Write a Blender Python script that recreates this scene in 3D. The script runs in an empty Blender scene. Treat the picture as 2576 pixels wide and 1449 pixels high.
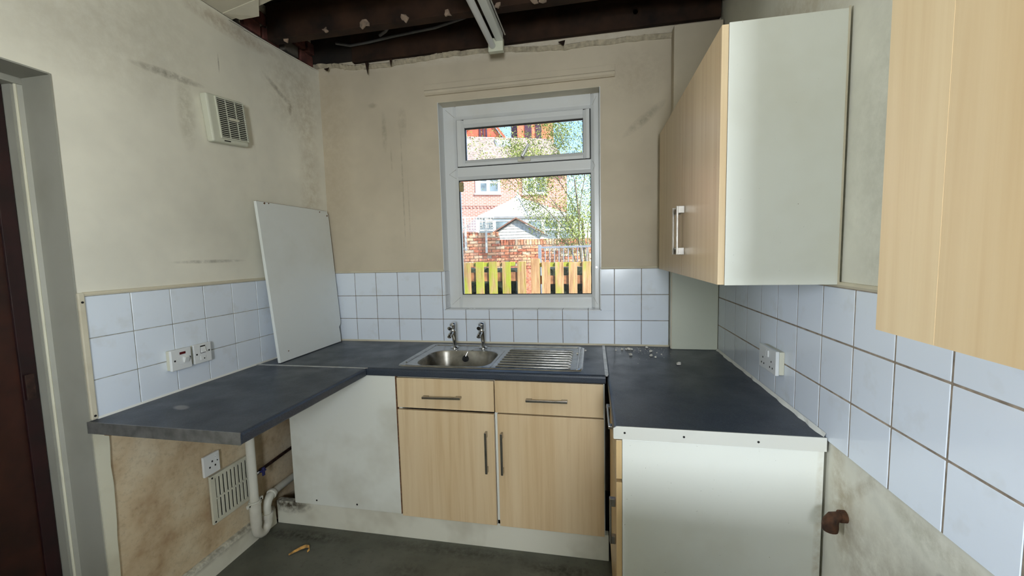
import bpy, bmesh, math, random
from mathutils import Vector, Matrix

# ------------------------------------------------------------------ camera, world, lights
scene = bpy.context.scene
COL = scene.collection
PI = math.pi
W = 2.4326          # right wall
ZW = 0.91           # worktop height

cam_d = bpy.data.cameras.new('camera')
cam = bpy.data.objects.new('camera', cam_d)
COL.objects.link(cam)
RX = Vector((0.98105343, 0.19218566, -0.02447126))
UY = Vector((0.00749153, 0.08858507, 0.99604044))
FW = Vector((-0.19359247, 0.97735222, -0.08546692))
m = Matrix.Identity(4)
for i in range(3):
    m[i][0], m[i][1], m[i][2] = RX[i], UY[i], -FW[i]
m[0][3], m[1][3], m[2][3] = 1.7638, -2.4669, 1.4720
cam.matrix_world = m
cam_d.sensor_width = 36.0
cam_d.lens = 36.0 * 1034.05 / 2576.0
cam_d.clip_start = 0.02
cam_d.clip_end = 300
scene.camera = cam

SUN_DIR = Vector((0.66, -0.46, 0.60)).normalized()
world = bpy.data.worlds.new('sky_world')
scene.world = world
world.use_nodes = True
wn = world.node_tree.nodes
wn.clear()
sky = wn.new('ShaderNodeTexSky')
sky.sky_type = 'NISHITA'
sky.sun_disc = False
sky.sun_elevation = math.asin(SUN_DIR.z)
sky.sun_rotation = math.atan2(SUN_DIR.x, SUN_DIR.y)
sky.air_density = 0.9
sky.dust_density = 0.15
sky.ozone_density = 4.0
bg = wn.new('ShaderNodeBackground')
bg.inputs['Strength'].default_value = 0.42
wo = wn.new('ShaderNodeOutputWorld')
world.node_tree.links.new(sky.outputs[0], bg.inputs[0])
world.node_tree.links.new(bg.outputs[0], wo.inputs[0])

sun_d = bpy.data.lights.new('sun', 'SUN')
sun_d.energy = 8.8
sun_d.angle = 0.009
sun_d.color = (1.0, 0.93, 0.82)
sun = bpy.data.objects.new('sun', sun_d)
COL.objects.link(sun)
sun.rotation_euler = (-SUN_DIR).to_track_quat('-Z', 'Y').to_euler()


def area_light(name, loc, direction, sx, sy, energy, color, portal=False):
    d = bpy.data.lights.new(name, 'AREA')
    d.shape = 'RECTANGLE'
    d.size, d.size_y = sx, sy
    d.energy = energy
    d.color = color
    if portal:
        d.cycles.is_portal = True
    o = bpy.data.objects.new(name, d)
    COL.objects.link(o)
    o.location = loc
    o.rotation_euler = Vector(direction).to_track_quat('-Z', 'Z').to_euler()
    return o


# fill lamps added behind the camera, each outside an invented window
area_light('added_rear_fill', (2.03, -4.13, 1.64), (0, 1, 0), 0.52, 0.80, 68, (0.90, 0.93, 1.0))
area_light('added_side_fill', (-0.28, -2.95, 1.62), (1, 0, 0), 0.62, 1.10, 92, (0.89, 0.925, 1.0))  # added fill for the right tiles and cabinet ends
area_light('added_right_fill', (W + 0.28, -3.40, 1.62), (-1, 0, 0), 0.62, 1.10, 54, (0.89, 0.925, 1.0))  # added fill for the left wall and its tiles
# sky seen through the kitchen window
area_light('kitchen_window_portal', (1.324, 0.30, 1.757), (0, -1, 0), 0.97, 1.27, 1, (1, 1, 1), True)

vs = scene.view_settings
vs.view_transform = 'Standard'
vs.look = 'None'
vs.gamma = 1.0
vs.exposure = 0.27
vs.use_curve_mapping = False
cy = scene.cycles
cy.max_bounces = 6
cy.diffuse_bounces = 4
cy.glossy_bounces = 3
cy.transmission_bounces = 3
cy.transparent_max_bounces = 6
cy.caustics_reflective = False
cy.caustics_refractive = False
cy.use_adaptive_sampling = True
cy.adaptive_threshold = 0.06
cy.adaptive_min_samples = 12

# ------------------------------------------------------------------ helpers
rnd = random.Random(7)


def lin(c):
    return tuple(((v / 255.0) / 12.92 if v / 255.0 <= 0.04045 else ((v / 255.0 + 0.055) / 1.055) ** 2.4) for v in c) + (1.0,)


class MB:
    """collects geometry in world coordinates, links it as one mesh object"""

    def __init__(s):
        s.v, s.f = [], []

    def add(s, vs_, fs_):
        n = len(s.v)
        s.v += [tuple(p) for p in vs_]
        s.f += [tuple(i + n for i in f) for f in fs_]
        return s

    def box(s, x0, x1, y0, y1, z0, z1):
        x0, x1 = min(x0, x1), max(x0, x1)
        y0, y1 = min(y0, y1), max(y0, y1)
        z0, z1 = min(z0, z1), max(z0, z1)
        return s.add([(x0, y0, z0), (x1, y0, z0), (x1, y1, z0), (x0, y1, z0), (x0, y0, z1), (x1, y0, z1), (x1, y1, z1), (x0, y1, z1)],
                     [(0, 3, 2, 1), (4, 5, 6, 7), (0, 1, 5, 4), (1, 2, 6, 5), (2, 3, 7, 6), (3, 0, 4, 7)])

    def prism(s, pts, axis, a0, a1):
        """2-D outline extruded along an axis; pts are the two other coordinates in xyz order"""
        def mk(p, a):
            return {'x': (a, p[0], p[1]), 'y': (p[0], a, p[1]), 'z': (p[0], p[1], a)}[axis]
        n = len(pts)
        vv = [mk(p, a0) for p in pts] + [mk(p, a1) for p in pts]
        ff = [tuple(range(n)), tuple(range(2 * n - 1, n - 1, -1))]
        ff += [(i, n + i, n + (i + 1) % n, (i + 1) % n) for i in range(n)]
        return s.add(vv, ff)

    def loops(s, ls, closed=True, cap0=False, cap1=False):
        n = len(ls[0])
        vv = [p for l in ls for p in l]
        ff = []
        for k in range(len(ls) - 1):
            for i in range(n if closed else n - 1):
                j = (i + 1) % n
                ff.append((k * n + i, k * n + j, (k + 1) * n + j, (k + 1) * n + i))
        if cap0:
            ff.append(tuple(range(n - 1, -1, -1)))
        if cap1:
            ff.append(tuple(range((len(ls) - 1) * n, len(ls) * n)))
        return s.add(vv, ff)

    def tube(s, pts, r, n=12, cap=True):
        pts = [Vector(p) for p in pts]
        rs = r if isinstance(r, (list, tuple)) else [r] * len(pts)
        ls = []
        ref = None
        for i, p in enumerate(pts):
            if i == 0:
                d = pts[1] - p
            elif i == len(pts) - 1:
                d = p - pts[i - 1]
            else:
                d = (pts[i + 1] - p).normalized() + (p - pts[i - 1]).normalized()
            d.normalize()
            if ref is None:
                ref = Vector((0, 0, 1)) if abs(d.z) < 0.9 else Vector((1, 0, 0))
            a = d.cross(ref)
            a.normalize()
            b = a.cross(d)
            ref = b
            ls.append([p + (a * math.cos(t) + b * math.sin(t)) * rs[i] for t in [2 * PI * k / n for k in range(n)]])
        return s.loops(ls, True, cap, cap)

    def lathe(s, c, prof, n=20):
        """profile of (radius, z) about a vertical axis"""
        ls = [[(c[0] + r * math.cos(2 * PI * k / n), c[1] + r * math.sin(2 * PI * k / n), c[2] + z) for k in range(n)] for r, z in prof]
        return s.loops(ls, True, True, True)

    def rot(s, piv, axis, ang):
        R = Matrix.Rotation(ang, 3, axis)
        piv = Vector(piv)
        s.v = [tuple(R @ (Vector(p) - piv) + piv) for p in s.v]
        return s

    def build(s, name, mat, parent=None, bevel=0, seg=2, smooth=False, loc=None, kind=None):
        o = parent
        off = Vector((0, 0, 0))
        while o is not None:
            off += Vector(o.location)
            o = o.parent
        if loc is not None:
            off += Vector(loc)
        me = bpy.data.meshes.new(name)
        me.from_pydata([tuple(Vector(p) - off) for p in s.v], [], s.f)
        bm = bmesh.new()
        bm.from_mesh(me)
        bmesh.ops.recalc_face_normals(bm, faces=bm.faces)
        if bevel:
            es = [e for e in bm.edges if len(e.link_faces) == 2 and e.calc_face_angle(0) > 0.6]
            bmesh.ops.bevel(bm, geom=es, offset=bevel, segments=seg, profile=0.6, affect='EDGES', clamp_overlap=True)
        if smooth:
            for f in bm.faces:
                f.smooth = True
            for e in bm.edges:
                if len(e.link_faces) == 2 and e.calc_face_angle(0) > 0.75:
                    e.smooth = False
        bm.to_mesh(me)
        bm.free()
        me.materials.append(mat)
        ob = bpy.data.objects.new(name, me)
        COL.objects.link(ob)
        if loc is not None:
            ob.location = loc
        if parent is not None:
            ob.parent = parent
        if kind:
            ob['kind'] = kind
        return ob


def box(*a):
    return MB().box(*a)


def tag(o, label, cat, group=None, kind=None):
    o['label'] = label
    o['category'] = cat
    if group:
        o['group'] = group
    if kind:
        o['kind'] = kind
    return o


def empty(name, loc):
    o = bpy.data.objects.new(name, None)
    COL.objects.link(o)
    o.location = loc
    o.empty_display_size = 0.05
    return o


def thing(name, loc, label, cat, group=None):
    return tag(empty(name, loc), label, cat, group)


def structure(o):
    o['kind'] = 'structure'
    return o


def copy_piece(src, parent, loc):
    c = src.copy()
    COL.objects.link(c)
    c.parent = parent
    c.location = loc
    return c


# ------------------------------------------------------------------ materials
class NT:
    def __init__(s, name):
        s.m = bpy.data.materials.new(name)
        s.m.use_nodes = True
        s.t = s.m.node_tree
        s.n = s.t.nodes
        s.b = s.n['Principled BSDF']
        s.out = s.n['Material Output']
        s._co = None

    def co(s):
        if s._co is None:
            s._co = s.n.new('ShaderNodeNewGeometry').outputs['Position']
        return s._co

    def link(s, a, b):
        s.t.links.new(a, b)

    def noise(s, scale=5, detail=4, rough=0.55, stretch=None, co=None, dist=0.0):
        nd = s.n.new('ShaderNodeTexNoise')
        nd.inputs['Scale'].default_value = scale
        nd.inputs['Detail'].default_value = min(detail, 4)
        nd.inputs['Roughness'].default_value = rough
        nd.inputs['Distortion'].default_value = dist
        c = co or s.co()
        if stretch:
            mp = s.n.new('ShaderNodeMapping')
            mp.inputs['Scale'].default_value = stretch
            s.link(c, mp.inputs['Vector'])
            c = mp.outputs[0]
        s.link(c, nd.inputs['Vector'])
        return nd.outputs['Fac']

    def ramp(s, fac, stops, interp='LINEAR'):
        r = s.n.new('ShaderNodeValToRGB')
        r.color_ramp.interpolation = interp
        el = r.color_ramp.elements
        while len(el) < len(stops):
            el.new(0.5)
        for e, (p, c) in zip(el, stops):
            e.position = p
            e.color = c if len(c) == 4 else lin(c)
        s.link(fac, r.inputs['Fac'])
        return r.outputs['Color']

    def rng(s, fac, a, b, c=0.0, d=1.0):
        r = s.n.new('ShaderNodeMapRange')
        for k, v in zip(('From Min', 'From Max', 'To Min', 'To Max'), (a, b, c, d)):
            r.inputs[k].default_value = v
        s.link(fac, r.inputs['Value'])
        return r.outputs[0]

    def math(s, op, a, b=None):
        n = s.n.new('ShaderNodeMath')
        n.operation = op
        for i, x in enumerate((a, b)):
            if x is None:
                continue
            if isinstance(x, (int, float)):
                n.inputs[i].default_value = x
            else:
                s.link(x, n.inputs[i])
        return n.outputs[0]

    def mix(s, fac, a, b, blend='MIX'):
        n = s.n.new('ShaderNodeMix')
        n.data_type = 'RGBA'
        n.blend_type = blend
        for i, x in ((0, fac), (6, a), (7, b)):
            if isinstance(x, (int, float)):
                n.inputs[i].default_value = x
            elif isinstance(x, tuple):
                n.inputs[i].default_value = x if len(x) == 4 else lin(x)
            else:
                s.link(x, n.inputs[i])
        return n.outputs[2]

    def xyz(s):
        n = s.n.new('ShaderNodeSeparateXYZ')
        s.link(s.co(), n.inputs[0])
        return n.outputs

    def spot(s, c, u, su, v, sv, amt=1.0, noise=None):
        """soft elliptical mark centred at c with half sizes su along u and sv along v"""
        sub = s.n.new('ShaderNodeVectorMath')
        sub.operation = 'SUBTRACT'
        s.link(s.co(), sub.inputs[0])
        sub.inputs[1].default_value = c
        q = []
        for d, k in ((u, su), (v, sv)):
            dn = Vector(d).normalized() / k
            dt = s.n.new('ShaderNodeVectorMath')
            dt.operation = 'DOT_PRODUCT'
            s.link(sub.outputs[0], dt.inputs[0])
            dt.inputs[1].default_value = dn
            q.append(s.math('MULTIPLY', dt.outputs['Value'], dt.outputs['Value']))
        r2 = s.math('ADD', q[0], q[1])
        f = s.rng(r2, 1.0, 0.0, 0.0, amt)
        if noise is not None:
            f = s.math('MULTIPLY', f, noise)
        return f

    def col(s, c):
        if isinstance(c, tuple):
            s.b.inputs['Base Color'].default_value = c if len(c) == 4 else lin(c)
        else:
            s.link(c, s.b.inputs['Base Color'])
        return s

    def rough(s, r):
        if isinstance(r, (int, float)):
            s.b.inputs['Roughness'].default_value = r
        else:
            s.link(r, s.b.inputs['Roughness'])
        return s

    def bump(s, h, strength=0.2, dist=0.01):
        b = s.n.new('ShaderNodeBump')
        b.inputs['Strength'].default_value = strength
        b.inputs['Distance'].default_value = dist
        s.link(h, b.inputs['Height'])
        s.link(b.outputs[0], s.b.inputs['Normal'])
        return s


def plain(name, c, rough=0.5, metal=0.0, var=0.08, scale=12.0, bump=0.0, spec=0.5, bscale=60):
    t = NT(name)
    c0 = tuple(max(0, v * (1 - var)) for v in c)
    c1 = tuple(min(255, v * (1 + var * 0.6)) for v in c)
    t.col(t.ramp(t.noise(scale, 5), [(0.3, c0), (0.7, c1)]))
    t.rough(rough)
    t.b.inputs['Metallic'].default_value = metal
    t.b.inputs['Specular IOR Level'].default_value = spec
    if bump:
        t.bump(t.noise(bscale, 4), bump, 0.002)
    return t.m


def beech_mat(name, axis='z', base=(224, 200, 162), dark=(214, 187, 147), light=(229, 207, 171)):
    t = NT(name)
    st = {'z': (34, 34, 1.3), 'y': (34, 1.3, 34), 'x': (1.3, 34, 34)}[axis]
    st2 = {'z': (7, 7, 0.5), 'y': (7, 0.5, 7), 'x': (0.5, 7, 7)}[axis]
    g = t.noise(1.0, 7, 0.62, st, dist=0.35)
    g2 = t.noise(1.0, 3, 0.5, st2)
    c = t.ramp(g, [(0.30, dark), (0.5, base), (0.72, light)])
    c2 = t.ramp(g2, [(0.35, (240, 232, 220)), (0.65, (255, 255, 255))])
    c = t.mix(0.5, c, c2, 'MULTIPLY')
    # small brown flecks and grubby marks
    sp = t.rng(t.noise(30, 2, 0.5), 0.74, 0.80)
    c = t.mix(t.math('MULTIPLY', sp, 0.35), c, (140, 110, 76))
    t.col(c)
    t.rough(t.rng(g2, 0.3, 0.7, 0.30, 0.42))
    t.bump(g, 0.04, 0.001)
    return t.m


def dirty_white(name, base=(226, 229, 222), dirt=(168, 160, 138), amt=0.5, rough=0.4, spots=(), speck=0.6):
    t = NT(name)
    big = t.noise(2.3, 6, 0.6)
    fine = t.noise(40, 5, 0.6)
    f = t.math('MULTIPLY', t.rng(big, 0.52, 0.80), amt)
    c = t.mix(f, base, dirt)
    c = t.mix(t.math('MULTIPLY', t.rng(t.noise(190, 1, 0.4), 0.80, 0.84), speck), c, (96, 84, 66))
    for sp_ in spots:
        c = t.mix(t.spot(*sp_[:-1], noise=t.rng(fine, 0.3, 0.6)), c, sp_[-1])
    t.col(c)
    t.rough(rough)
    t.bump(fine, 0.03, 0.001)
    return t.m


def wall_mat(name, base, spots=(), lower=None, extra=None, mott=0.15):
    t = NT(name)
    big = t.noise(1.6, 6, 0.6)
    mid = t.noise(9, 6, 0.65)
    fine = t.noise(130, 4, 0.7)
    b0 = tuple(v * 0.95 for v in base)
    b1 = tuple(min(255, v * 1.03) for v in base)
    c = t.ramp(big, [(0.35, b0), (0.62, b1)])
    c = t.mix(t.math('MULTIPLY', t.rng(mid, 0.55, 0.8), mott), c, tuple(v * 0.86 for v in base))
    if lower:
        zz = t.xyz()[2]
        zn = t.math('ADD', zz, t.math('MULTIPLY', t.math('SUBTRACT', mid, 0.5), 0.05))
        msk = t.rng(zn, lower[0] + 0.01, lower[0] - 0.01)
        lc = t.ramp(t.noise(4.5, 7, 0.66), [(0.30, lower[1]), (0.48, lower[2]), (0.68, lower[3])])
        lc = t.mix(t.math('MULTIPLY', t.rng(t.noise(60, 5, 0.7), 0.5, 0.8), 0.35), lc, tuple(v * 0.6 for v in lower[1]))
        c = t.mix(msk, c, lc)
    br = t.rng(t.noise(26, 5, 0.7), 0.30, 0.62)
    for sp_ in spots:
        c = t.mix(t.spot(*sp_[:-1], noise=br), c, sp_[-1])
    t.col(c)
    t.rough(0.75)
    t.b.inputs['Specular IOR Level'].default_value = 0.25
    h = t.math('ADD', t.math('MULTIPLY', fine, 0.35), mid)
    t.bump(h, 0.10, 0.004)
    return t.m


def tile_mat(name, c=(226, 234, 245), rough=0.10):
    t = NT(name)
    oi = t.n.new('ShaderNodeObjectInfo')
    v = t.rng(oi.outputs['Random'], 0, 1, 0.0, 0.10)
    cc = t.mix(v, c, (208, 212, 214))
    d = t.rng(t.noise(7, 6, 0.65), 0.56, 0.8, 0, 0.35)
    cc = t.mix(d, cc, (190, 186, 172))
    t.col(cc)
    t.rough(t.rng(t.noise(14, 4), 0.3, 0.75, rough, rough + 0.14))
    t.bump(t.noise(14, 2), 0.05, 0.004)
    return t.m


M = {}
Xa, Ya, Za = (1, 0, 0), (0, 1, 0), (0, 0, 1)
GREY = (128, 122, 106)
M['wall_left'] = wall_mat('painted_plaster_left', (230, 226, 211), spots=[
    ((0, -0.95, 2.265), (0, 1, 0.06), 0.17, (0, -0.06, 1), 0.020, 0.75, GREY),
    ((0, -0.33, 2.43), (0, 0.83, -0.56), 0.13, (0, 0.56, 0.83), 0.018, 0.6, GREY),
    ((0, -0.25, 2.36), Za, 0.05, Ya, 0.02, 0.8, (132, 118, 88)),
    ((0, -0.83, 1.466), Ya, 0.21, Za, 0.010, 0.6, (132, 128, 112)),
    ((0, -0.888, 2.12), Za, 0.17, Ya, 0.05, 0.5, (176, 170, 146)),  # fan's cast shadow, painted into the wall colour
    ((0, -0.70, 2.42), Za, 0.05, Ya, 0.004, 0.8, (120, 110, 92)),
    ((0, -0.60, 2.62), Ya, 0.32, Za, 0.05, 0.7, (176, 160, 136)),
    ((0, -0.2, 2.45), Ya, 0.25, Za, 0.3, 0.35, (160, 146, 118)),
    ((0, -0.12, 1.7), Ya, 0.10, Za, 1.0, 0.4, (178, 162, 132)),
    ((0, -1.2, 2.4), Ya, 0.5, Za, 0.35, 0.25, (176, 166, 140)),
], lower=(0.88, (176, 150, 118), (204, 184, 152), (218, 204, 176)))
M['wall_back'] = wall_mat('painted_plaster_back', (201, 189, 167), spots=[
    ((0.475, 0, 2.25), Za, 0.14, Xa, 0.022, 0.55, (150, 140, 120)),
    ((0.60, 0, 2.30), Za, 0.10, Xa, 0.035, 0.45, (152, 142, 122)),
    ((0.585, 0, 1.90), Za, 0.42, Xa, 0.007, 0.55, (146, 136, 116)),
    ((0.62, 0, 1.75), Za, 0.25, Xa, 0.006, 0.4, (146, 136, 116)),
    ((0.515, 0, 2.08), Za, 0.09, Xa, 0.008, 0.5, (146, 136, 116)),
    ((0.40, 0, 2.42), Xa, 0.04, Za, 0.02, 0.6, (150, 138, 118)),
    ((2.05, 0, 2.2), (1, 0, 0.8), 0.16, (-0.8, 0, 1), 0.03, 0.5, GREY),
    ((2.00, 0, 2.45), Xa, 0.2, Za, 0.18, 0.4, (166, 152, 130)),
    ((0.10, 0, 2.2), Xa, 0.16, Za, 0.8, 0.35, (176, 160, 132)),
    ((1.2, 0, 2.66), Xa, 1.4, Za, 0.05, 0.6, (216, 208, 192)),
])
M['wall_right'] = wall_mat('painted_plaster_right', (218, 216, 202), spots=[
    ((W, -1.45, 1.7), Za, 0.5, Ya, 0.3, 0.45, (168, 168, 150)),
    ((W, -1.6, 1.42), Ya, 0.35, Za, 0.10, 0.5, (160, 162, 140)),
    ((W, -1.3, 0.55), Za, 0.5, Ya, 0.03, 0.45, (186, 174, 150)),
    ((W, -1.42, 0.82), (0, 1, 0.5), 0.18, (0, -0.5, 1), 0.04, 0.4, (190, 190, 178)),
    ((W, -1.50, 0.85), (0, 1, 0.2), 0.10, (0, -0.2, 1), 0.035, 0.6, (172, 172, 154)),
    ((W, -1.56, 0.80), Ya, 0.02, Za, 0.018, 1.0, (120, 112, 108)),
    ((W, -1.24, 0.72), Ya, 0.05, Za, 0.14, 0.7, (158, 140, 104)),
    ((W, -1.45, 0.62), Ya, 0.30, Za, 0.22, 0.7, (178, 172, 156)),
    ((W, -1.62, 0.86), (0, 1, 0.1), 0.30, (0, -0.1, 1), 0.03, 0.7, (176, 172, 154)),
    ((W, -1.30, 0.84), (0, 0.7, -0.7), 0.20, (0, 0.7, 0.7), 0.02, 0.6, (172, 164, 142)),
    ((W, -1.20, 0.8), Za, 0.2, Ya, 0.04, 0.6, (176, 164, 138)),
    ((W, -1.0, 2.25), Ya, 0.6, Za, 0.16, 0.5, (170, 156, 126)),
], mott=0.3)
M['wall_plain'] = wall_mat('painted_plaster_plain', (208, 203, 186))
M['boxing'] = dirty_white('boxing_gloss_paint', (206, 209, 192), (186, 182, 156), 0.5, 0.35)
M['reveal_paint'] = dirty_white('reveal_paint', (158, 157, 146), (132, 130, 116), 0.6, 0.5)
M['edge_cream'] = dirty_white('cream_edge_paint', (214, 211, 190), (170, 160, 132), 0.7, 0.55)
M['tile'] = tile_mat('white_glazed_tile')
M['tile_sill'] = tile_mat('white_sill_tile', (228, 232, 238), 0.16)
M['grout_brown'] = plain('brown_grout', (126, 112, 94), 0.85, var=0.35, scale=30)
M['grout_tan'] = plain('tan_grout', (152, 138, 122), 0.85, var=0.25, scale=30)
M['grout_grey'] = plain('grey_grout', (172, 170, 162), 0.85, var=0.25, scale=30)
M['bead'] = dirty_white('cream_tile_trim', (208, 200, 178), (150, 136, 104), 0.8, 0.5)
M['sealant'] = dirty_white('white_sealant', (226, 226, 220), (176, 168, 146), 0.7, 0.5)
M['beech'] = beech_mat('beech_laminate_vertical')
M['beech_h'] = beech_mat('beech_laminate_edge', 'z', (218, 190, 142), (209, 178, 130), (224, 198, 152))
M['white_lam'] = dirty_white('white_laminate', (230, 233, 226), (206, 204, 186), 0.45, 0.38)
M['white_end'] = dirty_white('white_end_panel', (232, 234, 226), (206, 202, 182), 0.5, 0.38, spots=[
    ((2.42, -1.15, 0.5), Za, 0.5, Xa, 0.015, 0.6, (190, 180, 156))])
M['white_blank'] = dirty_white('white_blank_panel', (226, 228, 220), (178, 172, 152), 0.6, 0.4)
M['white_board'] = dirty_white('white_loose_board', (226, 230, 228), (196, 194, 180), 0.35, 0.4)
M['chip'] = plain('chipboard_edge', (120, 84, 56), 0.9, var=0.4, scale=80)
M['plinth'] = dirty_white('plinth_paint', (222, 220, 205), (150, 140, 116), 0.75, 0.55, spots=[
    ((0.1, -0.58, 0.12), Xa, 0.16, Za, 0.06, 1.0, (70, 60, 44))])
M['dark_gap'] = plain('dark_cavity', (30, 26, 22), 0.95, var=0.4)
M['steel'] = plain('brushed_steel', (176, 176, 174), 0.26, 1.0, 0.10, 30)
M['bowl_steel'] = plain('dull_bowl_steel', (150, 146, 138), 0.34, 1.0, 0.22, 14)
M['chrome'] = plain('chrome', (205, 205, 205), 0.08, 1.0, 0.05, 20)
M['handle'] = plain('satin_nickel', (168, 164, 158), 0.25, 1.0, 0.06, 30)
M['alu'] = plain('aluminium_strip', (198, 198, 196), 0.42, 0.75, 0.12, 30)
M['alu_white'] = dirty_white('white_metal_strip', (214, 214, 206), (150, 146, 132), 0.7, 0.4)
M['alu_dark'] = plain('dull_aluminium_edge', (138, 138, 136), 0.45, 0.6, 0.16, 26)
M['black_hole'] = plain('screw_hole', (26, 24, 22), 0.9)
M['rubber'] = plain('black_rubber', (28, 28, 28), 0.5)
M['upvc'] = dirty_white('white_upvc', (220, 222, 222), (186, 180, 160), 0.35, 0.28, speck=0.4)
M['gasket'] = plain('black_gasket', (34, 34, 34), 0.7)
M['ivory'] = dirty_white('ivory_plastic', (214, 214, 192), (166, 156, 124), 0.5, 0.4)
M['brass'] = plain('tarnished_plastic', (170, 156, 110), 0.45)
M['plastic'] = dirty_white('white_plastic', (224, 226, 226), (196, 190, 172), 0.3, 0.32, speck=0.3)
M['plastic_old'] = dirty_white('aged_plastic', (206, 204, 186), (160, 148, 120), 0.5, 0.45)
M['fan'] = dirty_white('fan_plastic', (212, 213, 196), (178, 172, 148), 0.4, 0.45)
M['red_neon'] = plain('dark_red_neon', (92, 22, 24), 0.25)
M['pipe_white'] = dirty_white('white_waste_pipe', (214, 213, 202), (130, 112, 84), 0.6, 0.4)
M['copper_dark'] = plain('dirty_copper', (60, 42, 36), 0.5, 0.4, 0.4, 40)
M['blue'] = plain('blue_lever', (36, 36, 92), 0.4)
M['rust'] = plain('rusty_iron', (78, 50, 31), 0.85, 0.1, 0.45, 40, 0.6)
M['wood_dark'] = plain('old_joist_timber', (48, 32, 21), 0.85, 0, 0.5, 6, 0.5, 0.3, 20)
M['wood_deck'] = plain('old_floorboards', (34, 27, 21), 0.9, 0, 0.5, 6, 0.4)
M['batten'] = plain('raw_batten', (160, 122, 78), 0.8, 0, 0.25, 20)
M['brick_in'] = plain('old_red_brick', (100, 58, 50), 0.9, 0, 0.35, 20, 0.5)
M['mortar_in'] = plain('old_grey_mortar', (92, 86, 78), 0.95, 0, 0.4, 14, 0.6)
M['plaster_raw'] = plain('broken_plaster', (176, 165, 143), 0.95, 0, 0.16, 40, 0.3)
M['ceiling'] = wall_mat('ceiling_paint', (214, 208, 190))
M['paper'] = plain('torn_lining_paper', (142, 122, 104), 0.9, 0, 0.2, 30)
M['cable'] = plain('grey_cable', (104, 104, 104), 0.5)
M['crumb'] = plain('plaster_crumb_white', (226, 222, 212), 0.95, 0, 0.12, 60)
M['peel'] = plain('dried_peel', (196, 150, 78), 0.7, 0, 0.35, 40)
M['door'] = plain('dark_varnished_door', (50, 25, 17), 0.4, 0, 0.4, 8)
M['door_edge'] = plain('dark_maroon_edge', (36, 12, 13), 0.45, 0, 0.3, 12)

t = NT('dark_worktop')
fine = t.noise(260, 3, 0.7)
c = t.ramp(fine, [(0.35, (42, 48, 58)), (0.55, (53, 61, 74)), (0.75, (74, 83, 96))])
c = t.mix(t.math('MULTIPLY', t.rng(t.noise(3, 6, 0.65), 0.5, 0.8), 0.4), c, (80, 84, 90))
c = t.mix(t.spot((0.205, -1.206, ZW), (1, -0.3, 0), 0.045, (0.3, 1, 0), 0.022, 1.5), c, (132, 132, 134))
t.col(c)
t.rough(t.rng(t.noise(8, 5), 0.3, 0.7, 0.30, 0.46))
t.bump(fine, 0.06, 0.001)
M['worktop'] = t.m

t = NT('grey_floor')
c = t.ramp(t.noise(3.2, 7, 0.62), [(0.3, (78, 79, 70)), (0.55, (97, 98, 88)), (0.75, (110, 110, 100))])
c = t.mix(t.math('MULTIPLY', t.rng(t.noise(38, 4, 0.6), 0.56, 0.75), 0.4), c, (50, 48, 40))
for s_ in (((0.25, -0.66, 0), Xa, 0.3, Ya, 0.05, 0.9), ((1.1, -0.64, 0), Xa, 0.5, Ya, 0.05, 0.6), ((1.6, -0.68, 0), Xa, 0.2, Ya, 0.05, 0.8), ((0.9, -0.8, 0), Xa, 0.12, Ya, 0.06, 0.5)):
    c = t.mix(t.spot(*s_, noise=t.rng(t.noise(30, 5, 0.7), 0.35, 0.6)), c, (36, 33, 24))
t.col(c)
t.rough(0.6)
t.bump(t.noise(90, 4), 0.15, 0.002)
M['floor'] = t.m

t = NT('clear_glass_pane')
t.n.remove(t.b)
tr = t.n.new('ShaderNodeBsdfTransparent')
tr.inputs[0].default_value = (0.96, 0.975, 0.965, 1)
gl = t.n.new('ShaderNodeBsdfGlossy')
gl.inputs['Roughness'].default_value = 0.02
fr = t.n.new('ShaderNodeFresnel')
fr.inputs[0].default_value = 1.45
mx = t.n.new('ShaderNodeMixShader')
t.link(fr.outputs[0], mx.inputs[0])
t.link(tr.outputs[0], mx.inputs[1])
t.link(gl.outputs[0], mx.inputs[2])
t.link(mx.outputs[0], t.out.inputs[0])
M['glass'] = t.m

# ------------------------------------------------------------------ room shell
Y_REAR = -4.0
PB = 0.006           # plaster sits this far behind the tile faces
OX0, OX1, OZ0, OZ1 = 0.838, 1.810, 1.118, 2.397   # window opening

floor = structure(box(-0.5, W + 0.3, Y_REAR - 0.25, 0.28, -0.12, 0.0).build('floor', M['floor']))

b = MB()
for q in ((-0.4, OX0, 0, 3.05), (OX1, W + 0.3, 0, 3.05), (OX0, OX1, 0, OZ0 - PB), (OX0, OX1, OZ1, 3.05)):
    b.box(q[0], q[1], PB, 0.27, q[2], q[3])
wall_back = structure(b.build('wall_back', M['wall_back']))

# left wall: slightly bowed towards the corner above the tiles, doorway at the near end
DY0, DY1, DZ = -1.36, -2.22, 2.104
b = MB()
b.box(-0.26, -PB, DY0, PB, 0, 1.37)
ys = [DY0 + (PB - DY0) * k / 16 for k in range(17)]


def bow(y, z):
    return -PB + 0.044 * max(0.0, (y + 0.5) / 0.5) ** 1.4 * min(1.0, max(0.0, (z - 1.36) / 0.3))


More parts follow.
